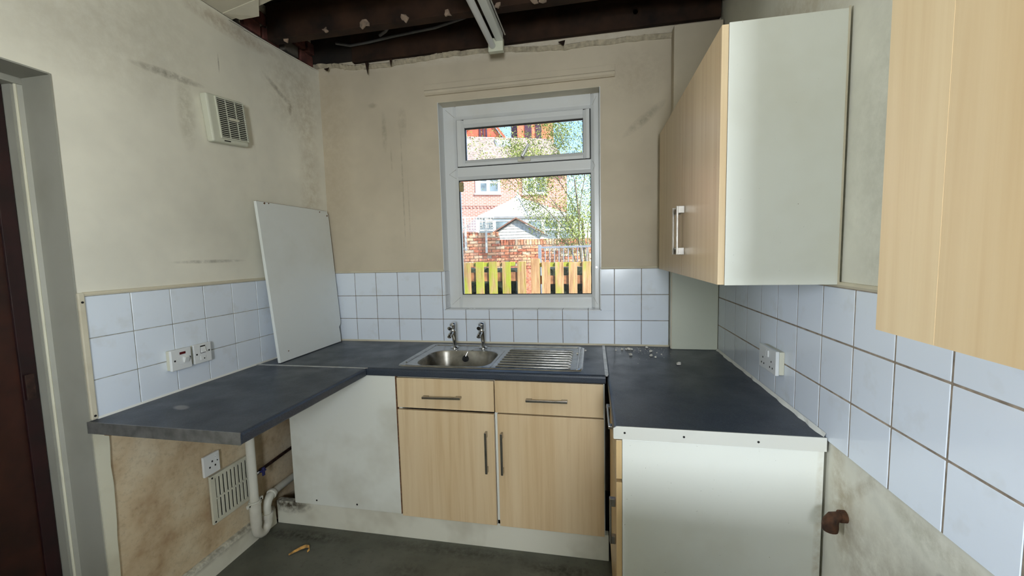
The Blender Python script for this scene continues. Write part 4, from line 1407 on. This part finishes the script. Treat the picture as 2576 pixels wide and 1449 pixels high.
A22 = math.radians(22)
M['brick_house'] = brick_mat('house_brick', (194, 122, 108), (180, 106, 92), (206, 180, 168), 1, (math.cos(A22), math.sin(A22), 0))
M['brick_gable'] = plain('gable_brick', (206, 104, 80), 0.9, 0, 0.15, 3)
M['brick_tower'] = plain('tower_brick', (212, 126, 96), 0.9, 0, 0.15, 2)
M['slot_dark'] = plain('dark_window_and_shade', (74, 48, 64), 0.4, 0, 0.2, 3)
M['roof_tile'] = plain('brown_roof_tiles', (162, 146, 138), 0.9, 0, 0.25, 8)
M['white_pvc'] = plain('outdoor_white_pvc', (226, 226, 224), 0.4, 0, 0.04, 4)
M['cons_roof'] = plain('white_conservatory_sheet', (226, 228, 228), 0.4, 0, 0.04, 4)
M['grey_bar'] = plain('grey_roof_bar', (140, 142, 146), 0.5)
M['dark_glass'] = plain('dark_window_glass', (108, 120, 126), 0.08, 0, 0.3, 3)
M['lead'] = plain('grey_gutter', (132, 132, 134), 0.6)
M['shed_board'] = plain('weathered_shed_board', (206, 204, 198), 0.85, 0, 0.2, 14)
M['shed_trim'] = plain('brown_shed_trim', (136, 100, 86), 0.85)
M['felt'] = plain('grey_roof_felt', (140, 138, 134), 0.95, 0, 0.2, 14)
M['trellis'] = plain('pale_trellis_wood', (206, 200, 190), 0.8, 0, 0.1, 14)
M['railing'] = plain('galvanised_rail', (150, 154, 162), 0.5, 0.3, 0.1, 20)
M['bark'] = plain('tree_bark', (128, 118, 98), 0.9, 0, 0.3, 20)
M['paving'] = plain('yard_paving', (130, 124, 112), 0.9, 0, 0.3, 5)
M['mortar'] = plain('pale_mortar', (196, 178, 156), 0.95, 0, 0.15, 20)
t = NT('spring_leaves')
t.col(t.ramp(t.noise(6, 2), [(0.35, (112, 128, 52)), (0.65, (158, 166, 84))]))
t.rough(0.6)
M['leaf'] = t.m
t = NT('garden_wall_brick')
oi = t.n.new('ShaderNodeObjectInfo')
c = t.ramp(oi.outputs['Random'], [(0.0, (176, 100, 76)), (0.3, (204, 126, 94)), (0.6, (212, 162, 126)), (0.85, (214, 188, 160)), (1.0, (190, 116, 88))])
t.col(t.mix(t.math('MULTIPLY', t.rng(t.noise(24, 5), 0.5, 0.8), 0.5), c, (206, 190, 170)))
t.rough(0.92)
M['garden_brick'] = t.m
t = NT('mossy_fence_wood')
grain = t.noise(1.0, 6, 0.65, (40, 40, 2.5), dist=0.5)
c = t.ramp(grain, [(0.3, (126, 92, 60)), (0.5, (172, 138, 96)), (0.72, (200, 176, 132))])
moss = t.rng(t.noise(1.0, 5, 0.6, (9, 9, 2.6)), 0.42, 0.58)
c = t.mix(t.math('MULTIPLY', moss, 0.85), c, (148, 160, 40))
t.col(c)
t.rough(0.85)
M['fence'] = t.m
t = NT('weathered_fence_wood')
grain = t.noise(1.0, 6, 0.65, (40, 40, 2.5), dist=0.5)
c = t.ramp(grain, [(0.3, (140, 100, 68)), (0.5, (186, 146, 106)), (0.72, (208, 184, 142))])
c = t.mix(t.math('MULTIPLY', t.rng(t.noise(1.0, 5, 0.6, (9, 9, 2.2)), 0.54, 0.66), 0.8), c, (156, 162, 62))
t.col(c)
t.rough(0.85)
M['fence_dry'] = t.m
M['fence_back'] = plain('brown_fence_rail', (150, 104, 74), 0.85, 0, 0.25, 18)

ground = structure(box(-40, 40, 0.27, 90, GZ - 0.1, GZ).build('ground', M['paving']))

# picket fence with gate end, close outside the window
FYP = 2.4
fn = thing('picket_fence', (0.6, FYP, GZ), 'mossy green and brown picket fence just outside the window, left of the gate post', 'fence')
fn2 = thing('picket_fence', (1.7, FYP, GZ), 'browner picket fence outside the window, right of the tall gate post', 'fence')
PW, PS = 0.102, 0.168
lefts = [0.190 - 5 * 0.166 + 0.166 * k for k in range(0, 10)]
lefts = [x if x < 0.8 else x + 0.02 for x in lefts]
pk = None
for x in lefts:
    h = 1.366 + rnd.uniform(-0.006, 0.006)
    MB().box(x, x + PW, FYP - 0.022, FYP, GZ, h).build('picket', M['fence'], fn, 0.003)
    MB().box(x + 0.055, x + 0.055 + PW, FYP + 0.05, FYP + 0.07, GZ, h - 0.045).build('rear_picket', M['fence_back'], fn, 0.003) if False else None
for z0, z1 in ((1.312, 1.362), (1.130, 1.238), (0.35, 0.45)):
    box(-0.70, 0.93 if z0 < 1.3 else 0.84, FYP, FYP + 0.045, z0, z1).build('rail', M['fence'] if z0 > 1.3 else M['fence_back'], fn, 0.003)
box(1.040, 1.142, FYP - 0.03, FYP + 0.07, GZ, 1.394).build('gate_post', M['fence_dry'], fn2, 0.004)
for k in range(7):
    x = 1.168 + k * 0.158
    MB().box(x, x + 0.098, FYP - 0.022, FYP, GZ, 1.350 + rnd.uniform(-0.005, 0.005)).build('picket', M['fence_dry'], fn2, 0.003)
for z0, z1 in ((1.295, 1.345), (1.09, 1.19), (0.35, 0.45)):
    box(1.142, 2.25, FYP, FYP + 0.045, z0, z1).build('rail', M['fence'] if z0 > 1.2 else M['fence_back'], fn2, 0.003)

# hedge added to darken the fence gaps, shade in its colour, open at gate
t = NT('hedge_shade')
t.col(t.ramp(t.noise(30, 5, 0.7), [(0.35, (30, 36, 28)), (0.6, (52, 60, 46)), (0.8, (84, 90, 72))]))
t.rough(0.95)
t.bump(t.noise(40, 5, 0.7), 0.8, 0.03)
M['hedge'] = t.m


def hedge(x0, x1, label):
    r_ = random.Random(int(x0 * 100) + 500)
    nx, nz = int((x1 - x0) / 0.06), 20
    front, back = [], []
    for i in range(nx + 1):
        cf, cb2 = [], []
        for j in range(nz + 1):
            x = x0 + (x1 - x0) * i / nx
            z = GZ + (1.27 - GZ) * j / nz
            cf.append((x, 2.62 + r_.uniform(-0.03, 0.03) + 0.05 * (j / nz) ** 4, z + (r_.uniform(-0.03, 0.03) if j == nz else 0)))
            cb2.append((x, 3.0 + r_.uniform(-0.03, 0.03), z))
        front.append(cf)
        back.append(cb2)
    bb_ = MB()
    loops_ = [cf + cb2[::-1] for cf, cb2 in zip(front, back)]
    bb_.loops(loops_, True, True, True)
    tag(bb_.build('added_hedge', M['hedge']), label, 'hedge')


hedge(-0.9, 0.80, 'added hedge coloured dark as shade behind the mossy left part of the fence')
hedge(1.15, 2.5, 'added hedge coloured dark as shade behind the browner right part of the fence')

# galvanised railing
rl = thing('metal_railing', (1.3, 5.0, GZ), 'grey metal railing with thin upright bars behind the fence', 'railing')
box(0.79, 0.845, 4.97, 5.03, GZ, 1.60).build('post', M['railing'], rl, 0.004)
box(0.845, 2.4, 4.985, 5.015, 1.535, 1.572).build('top_rail', M['railing'], rl, 0.003)
box(0.845, 2.4, 4.985, 5.015, 0.30, 0.335).build('bottom_rail', M['railing'], rl, 0.003)
for k in range(17):
    x = 0.915 + k * 0.083
    MB().tube([(x, 5.0, 0.32), (x, 5.0, 1.54)], 0.008, 8).build('bar', M['railing'], rl)

# garden brick wall, brick by brick where it shows above the fence
A20 = math.radians(20)
gw = structure(empty('wall_garden', (-0.6, 8.0, GZ)))


def gwl(bb, name, mat, bevel=0.0):
    """built with the wall lying along +x from the pivot at y = 8"""
    return bb.build(name, mat, gw, bevel, 1)


gwl(MB().box(-2.8, 0.0 - 0.6, 8.012, 8.20, GZ, 1.93).box(-0.6, 2.4, 8.012, 8.20, GZ, 1.72), 'mortar_core', M['mortar'])
gwl(MB().box(-2.8, 2.4, 8.0, 8.012, GZ, 1.04), 'lower_face', M['garden_brick'])
bk = None
for r_ in range(12):
    z = 1.045 + r_ * 0.0755
    off = 0.115 if r_ % 2 else 0.0
    for k in range(-6, 15):
        x0 = -0.6 - 1.05 + k * 0.229 + off + 0.6
        if x0 < -2.0 or x0 > 2.2:
            continue
        if z + 0.065 > 1.66 and x0 > -0.75:
            continue
        w_ = 0.218 * (0.5 if rnd.random() < 0.12 else 1.0)
        d_ = rnd.uniform(-0.006, 0.003)
        if bk is None:
            bk = MB().box(-0.109, 0.109, -0.05, 0.03, -0.0325, 0.0325).build('brick', M['garden_brick'], None, 0.005, 1)
            bk.parent = gw
            o = bk
        else:
            o = bk.copy()
            COL.objects.link(o)
        o.location = (x0 + w_ / 2 + 0.6, d_ + 0.03, z + 0.0325 - GZ)
        o.scale = (w_ / 0.218, 1, 1)
for k in range(38):
    x = -0.58 + k * 0.0755
    gwl(MB().box(x, x + 0.066, 7.985, 8.22, 1.668, 1.815), 'coping_brick', M['garden_brick'], 0.004)
for k in range(18):
    x = -1.98 + k * 0.0755
    gwl(MB().box(x, x + 0.066, 7.985, 8.22, 1.905, 2.02 + rnd.uniform(-0.02, 0.015)), 'coping_brick', M['garden_brick'], 0.004)
gw.rotation_euler.z = A20

# trellis panel standing against the garden wall
trl = thing('trellis_panel', (-0.6, 8.0, GZ), 'pale square trellis panel on posts at the left end of the brick wall', 'trellis')
for x0, z0, z1 in ((-0.91, 1.55, 2.40), (-0.39, 1.48, 2.40)):
    MB().box(-0.6 + x0, -0.6 + x0 + 0.055, 7.86, 7.91, z0, z1).build('post', M['trellis'], trl, 0.004)
lt = MB()
for k in range(16):
    x = -0.6 - 1.25 + k * 0.072
    lt.box(x, x + 0.018, 7.905, 7.915, 2.04, 2.40)
for k in range(6):
    z = 2.045 + k * 0.068
    lt.box(-0.6 - 1.26, -0.6 - 0.155, 7.915, 7.925, z, z + 0.018)
lt.build('lattice', M['trellis'], trl)
trl.rotation_euler.z = A20

# garden shed behind the wall
sh = thing('garden_shed', (-0.425, 9.5, GZ), 'grey boarded garden shed with gable end behind the brick wall', 'shed')
ax, az, ex, ez = -0.42, 2.44, 0.72, 2.03
nb_ = 0
z = GZ
while z < az - 0.02:
    z1 = min(z + 0.085, az - 0.005)
    for_w = []
    for zz_ in (z, z1):
        for_w.append(ex if zz_ <= ez else max(0.01, ex * (az - zz_) / (az - ez)))
    MB().add([(ax - for_w[0], 9.488, z), (ax + for_w[0], 9.488, z), (ax + for_w[1], 9.502, z1), (ax - for_w[1], 9.502, z1), (ax - for_w[0], 9.52, z), (ax + for_w[0], 9.52, z), (ax + for_w[1], 9.52, z1), (ax - for_w[1], 9.52, z1)],
             [(0, 1, 2, 3), (7, 6, 5, 4), (0, 4, 5, 1), (1, 5, 6, 2), (2, 6, 7, 3), (3, 7, 4, 0)]).build('cladding_board', M['shed_board'], sh)
    z = z1 if z1 > z + 0.01 else z + 0.085
    z += 0.001
sl_ = (az - ez) / ex
for s_ in (-1, 1):
    o_x, o_z = ax + s_ * (ex + 0.10), ez - 0.10 * sl_ + 0.035
    MB().add([(ax, 9.40, az + 0.035), (o_x, 9.40, o_z), (o_x, 11.4, o_z), (ax, 11.4, az + 0.035), (ax, 9.40, az + 0.06), (o_x, 9.40, o_z + 0.025), (o_x, 11.4, o_z + 0.025), (ax, 11.4, az + 0.06)],
             [(0, 1, 2, 3), (7, 6, 5, 4), (0, 4, 5, 1), (1, 5, 6, 2), (2, 6, 7, 3), (3, 7, 4, 0)]).build('roof_slope', M['felt'], sh)
    MB().add([(ax, 9.385, az + 0.012), (o_x, 9.385, o_z - 0.02), (o_x, 9.385, o_z + 0.02), (ax, 9.385, az + 0.055), (ax, 9.40, az + 0.012), (o_x, 9.40, o_z - 0.02), (o_x, 9.40, o_z + 0.02), (ax, 9.40, az + 0.055)],
             [(0, 1, 2, 3), (7, 6, 5, 4), (0, 4, 5, 1), (1, 5, 6, 2), (2, 6, 7, 3), (3, 7, 4, 0)]).build('barge_board', M['shed_trim'], sh)
    box(ax + s_ * ex, ax + s_ * (ex - 0.02), 9.52, 11.3, GZ, ez).build('side_wall', M['shed_board'], sh)

# conservatory
cs = thing('conservatory', (-1.2, 13.0, GZ), 'white conservatory with pale hipped roof and finial behind the shed', 'conservatory')
X0_, X1_, EZ_ = -1.2 - 1.35, -1.2 + 2.45, 2.83
APX, APY, APZ = -1.2 + 0.55, 14.6, 3.78
MB().add([(X0_, 13.0, EZ_), (X1_, 13.0, EZ_), (APX, APY, APZ)], [(0, 1, 2)]).build('roof_front', M['cons_roof'], cs)
MB().add([(X0_, 13.0, EZ_), (APX, APY, APZ), (APX, 17.4, APZ), (X0_, 17.4, EZ_)], [(0, 1, 2, 3)]).build('roof_side', M['cons_roof'], cs)
MB().add([(X1_, 13.0, EZ_), (APX, APY, APZ), (APX, 17.4, APZ), (X1_, 17.4, EZ_)], [(3, 2, 1, 0)]).build('roof_side', M['cons_roof'], cs)
for p in ((X0_, 13.0, EZ_ + 0.01), (X1_, 13.0, EZ_ + 0.01), (-1.2 + 0.62, 13.0, EZ_ + 0.01)):
    MB().tube([p, (APX, APY - 0.02, APZ + 0.015)], 0.014, 6).build('glazing_bar', M['grey_bar'] if p[0] == -1.2 + 0.62 else M['white_pvc'], cs)
MB().lathe((APX, APY, APZ), [(0.13, -0.05), (0.10, 0.04), (0.05, 0.10), (0.045, 0.20), (0.015, 0.36)], 10).build('finial', M['white_pvc'], cs)
MB().tube([(APX, APY, APZ + 0.02), (APX, 17.4, APZ + 0.02)], 0.04, 8).build('ridge', M['white_pvc'], cs)
box(X0_ - 0.03, X1_ + 0.03, 12.94, 13.03, EZ_ - 0.06, EZ_ + 0.015).build('gutter', M['lead'], cs, 0.004)
box(X0_, X1_, 13.03, 13.09, EZ_ - 0.17, EZ_ - 0.06).build('eaves_beam', M['white_pvc'], cs)
box(X0_, X1_, 13.03, 13.09, 2.30, 2.36).build('transom', M['white_pvc'], cs)
box(X0_, X1_, 13.03, 13.15, GZ, 0.60).build('dwarf_wall', M['brick_house'], cs)
npan = 6
pw_ = (X1_ - X0_) / npan
for k in range(npan + 1):
    x = X0_ + k * pw_
    box(x - 0.06, x + 0.06, 13.02, 13.10, 0.60, EZ_ - 0.06).build('mullion', M['white_pvc'], cs)
for k in range(npan):
    x = X0_ + k * pw_
    box(x + 0.06, x + pw_ - 0.06, 13.055, 13.065, 0.60, 2.30).build('pane', M['dark_glass'], cs)
    box(x + 0.06, x + pw_ - 0.06, 13.055, 13.065, 2.36, EZ_ - 0.17).build('pane', M['dark_glass'], cs)
for x in (X0_, X1_):
    box(x - 0.03, x + 0.03, 13.1, 17.4, GZ, EZ_).build('side_wall', M['white_pvc'], cs)
cs.rotation_euler.z = A22

# brick house
hs = thing('brick_house', (-2.5, 18.0, GZ), 'red brick house with brown tiled roof and skylight behind the conservatory', 'house')
HX = -2.5
b = MB()
b.box(HX - 9, HX + 3.21, 18.0, 24.5, GZ, 5.55)
b.build('walls', M['brick_house'], hs)
MB().prism([(18.0, 5.55), (21.0, 7.80), (24.2, 5.55)], 'x', HX - 9, HX + 3.20).build('gable_core', M['brick_house'], hs)
b = MB()
nC = 17
for k in range(nC):
    f0, f1 = k / nC, (k + 1) / nC
    y0, y1 = 17.72 + (21.0 - 17.72) * f0, 17.72 + (21.0 - 17.72) * f1
    z0, z1 = 5.58 + (7.90 - 5.58) * f0, 5.58 + (7.90 - 5.58) * f1
    b.add([(HX - 9.2, y0, z0 + 0.045), (HX + 3.35, y0, z0 + 0.045), (HX + 3.35, y1, z1 + 0.005), (HX - 9.2, y1, z1 + 0.005), (HX - 9.2, y0, z0), (HX + 3.35, y0, z0), (HX + 3.35, y1, z1 - 0.03), (HX - 9.2, y1, z1 - 0.03)],
          [(0, 1, 2, 3), (0, 4, 5, 1), (1, 5, 6, 2), (0, 3, 7, 4)])
b.add([(HX - 9.2, 21.0, 7.90), (HX + 3.35, 21.0, 7.90), (HX + 3.35, 24.4, 5.5), (HX - 9.2, 24.4, 5.5)], [(3, 2, 1, 0)])
b.build('roof_tiles', M['roof_tile'], hs, kind='stuff')
MB().tube([(HX - 9.2, 21.0, 7.90), (HX + 3.35, 21.0, 7.90)], 0.09, 8).build('ridge_tiles', M['roof_tile'], hs)
box(HX - 9, HX + 3.25, 17.66, 17.76, 5.48, 5.58).build('gutter', M['white_pvc'], hs)
sm = (7.90 - 5.58) / (21.0 - 17.72)


def onroof(x, f, up_):
    return (HX + x, 17.72 + f * 3.28, 5.58 + f * 2.32 + up_)


sk_ = MB().loops([[onroof(-0.10, 0.70, 0.10), onroof(0.80, 0.70, 0.10), onroof(0.80, 0.90, 0.10), onroof(-0.10, 0.90, 0.10)], [onroof(-0.10, 0.70, 0), onroof(0.80, 0.70, 0), onroof(0.80, 0.90, 0), onroof(-0.10, 0.90, 0)]], True, True, True).build('skylight', M['lead'], hs)
MB().loops([[onroof(0.02, 0.725, 0.115), onroof(0.68, 0.725, 0.115), onroof(0.68, 0.875, 0.115), onroof(0.02, 0.875, 0.115)], [onroof(0.02, 0.725, 0.1), onroof(0.68, 0.725, 0.1), onroof(0.68, 0.875, 0.1), onroof(0.02, 0.875, 0.1)]], True, True, True).build('pane', plain('skylight_glass', (206, 226, 230), 0.1), sk_)
for x0, x1 in ((-1.51, -0.26), (0.87, 2.13), (-4.2, -3.0)):
    fr_ = box(HX + x0, HX + x1, 17.94, 18.02, 4.42, 5.45).build('window_frame', M['white_pvc'], hs)
    mid_ = (x0 + x1) / 2
    for a, c_ in ((x0 + 0.26, mid_ - 0.07), (mid_ + 0.09, x1 - 0.13)):
        for z0, z1 in ((4.53, 4.92), (5.02, 5.38)):
            box(HX + a, HX + c_, 17.93, 17.945, z0, z1).build('pane', M['dark_glass'], fr_)
    box(HX + x0 - 0.06, HX + x1 + 0.06, 17.90, 18.02, 4.36, 4.43).build('sill', M['white_pvc'], fr_)
b = MB()
for k in range(40):
    b.box(HX - 4 + k * 0.18, HX - 4 + k * 0.18 + 0.09, 17.95, 18.01, 3.72, 3.80)
b.box(HX - 4.5, HX + 3.2, 17.96, 18.01, 3.82, 3.88)
b.build('dentil_course', M['brick_house'], hs)
hs.rotation_euler.z = A22

# gable and tall block far behind
gb = thing('red_gable_building', (-7.6, 34.0, GZ), 'bright red brick gable rising behind the tiled roof', 'building')
MB().prism([(-9.55, GZ), (-4.5, GZ), (-5.0, 10.2), (-7.9, 14.2), (-10.2, 10.9)], 'y', 34.0, 39.5).build('gable_wall', M['brick_gable'], gb)
for x in (-7.99, -7.70, -7.42):
    box(x - 0.06, x + 0.06, 33.9, 34.0, 11.7, 12.6).build('slot_window', M['slot_dark'], gb)
for pa, pb in (((-7.9, 14.35), (-4.6, 9.8)), ((-7.9, 14.35), (-10.6, 10.5))):
    MB().add([(pa[0], 33.8, pa[1]), (pb[0], 33.8, pb[1]), (pb[0], 33.8, pb[1] + 0.32), (pa[0], 33.8, pa[1] + 0.32), (pa[0], 39.5, pa[1]), (pb[0], 39.5, pb[1]), (pb[0], 39.5, pb[1] + 0.32), (pa[0], 39.5, pa[1] + 0.32)],
             [(0, 1, 2, 3), (7, 6, 5, 4), (0, 4, 5, 1), (1, 5, 6, 2), (2, 6, 7, 3), (3, 7, 4, 0)]).build('roof_slope', M['brick_gable'], gb)
tw = thing('tall_brick_block', (-4.5, 40.0, GZ), 'tall orange brick block with dark upright window strips behind the roof', 'building')
box(-5.70, -2.55, 40.0, 46.0, GZ, 15.6).build('wall', M['brick_tower'], tw)
box(-6.45, -5.70, 40.6, 46.0, GZ, 15.6).build('shaded_side', M['slot_dark'], tw)  # shaded side of the block, shade put into the dark colour
for x0, x1 in ((-4.92, -4.23), (-3.82, -3.22)):
    box(x0, x1, 39.92, 40.0, 9.0, 15.2).build('window_strip', M['slot_dark'], tw)

# tree with thin spring foliage in front of the wall
tree = thing('garden_tree', (1.72, 6.8, GZ), 'slender tree with pale green spring leaves at the right of the view', 'tree')
rt = random.Random(11)
tips = []
tb = MB()


def grow(p, d, ln, r, depth):
    pts_, rs_ = [p], [r]
    q_ = Vector(p)
    dd = Vector(d).normalized()
    for k in range(4):
        dd = (dd + Vector((rt.uniform(-.16, .16), rt.uniform(-.16, .16), rt.uniform(-.03, .12)))).normalized()
        q_ = q_ + dd * ln / 4
        pts_.append(tuple(q_))
        rs_.append(r * (1 - 0.13 * (k + 1)))
        if depth >= 2:
            tips.append(tuple(q_))
    tb.tube(pts_, rs_, 6 if depth > 1 else 8)
    if depth >= 4:
        return
    for k in range(3 if depth else 4):
        i = rt.choice((2, 3, 4)) if depth else k + 1
        nd = (dd + Vector((rt.uniform(-1.0, 0.75), rt.uniform(-.8, .8), rt.uniform(-.25, .75)))).normalized()
        grow(pts_[i], nd, ln * rt.uniform(0.55, 0.8), rs_[i] * 0.6, depth + 1)


grow((1.72, 6.8, GZ), (-0.04, 0, 1), 2.3, 0.055, 0)
grow((1.60, 6.75, 0.4), (-0.12, -0.05, 1), 2.6, 0.035, 1)
tb.build('branches', M['bark'], tree)
for k in range(70):
    tips.append((rt.uniform(1.25, 1.95), rt.uniform(6.6, 7.1), rt.uniform(1.75, 3.3)))
for k in range(60):
    tips.append((rt.uniform(1.0, 1.9), rt.uniform(6.5, 7.2), rt.uniform(3.2, 4.4)))
lf = MB()
for (x, y, z) in tips:
    for k in range(30):
        c_ = Vector((x + rt.gauss(0, .11), y + rt.gauss(0, .11), z + rt.gauss(0, .11)))
        a = Vector((rt.uniform(-1, 1), rt.uniform(-1, 1), rt.uniform(-1, 1))).normalized()
        b_ = a.cross(Vector((rt.uniform(-1, 1), rt.uniform(-1, 1), rt.uniform(-1, 1)))).normalized()
        s_ = rt.uniform(0.012, 0.026)
        lf.add([c_ - a * s_, c_ + b_ * s_ * 0.55, c_ + a * s_, c_ - b_ * s_ * 0.55], [(0, 1, 2, 3)])
lf.build('foliage', M['leaf'], tree, kind='stuff')
print('leaves', len(lf.f))
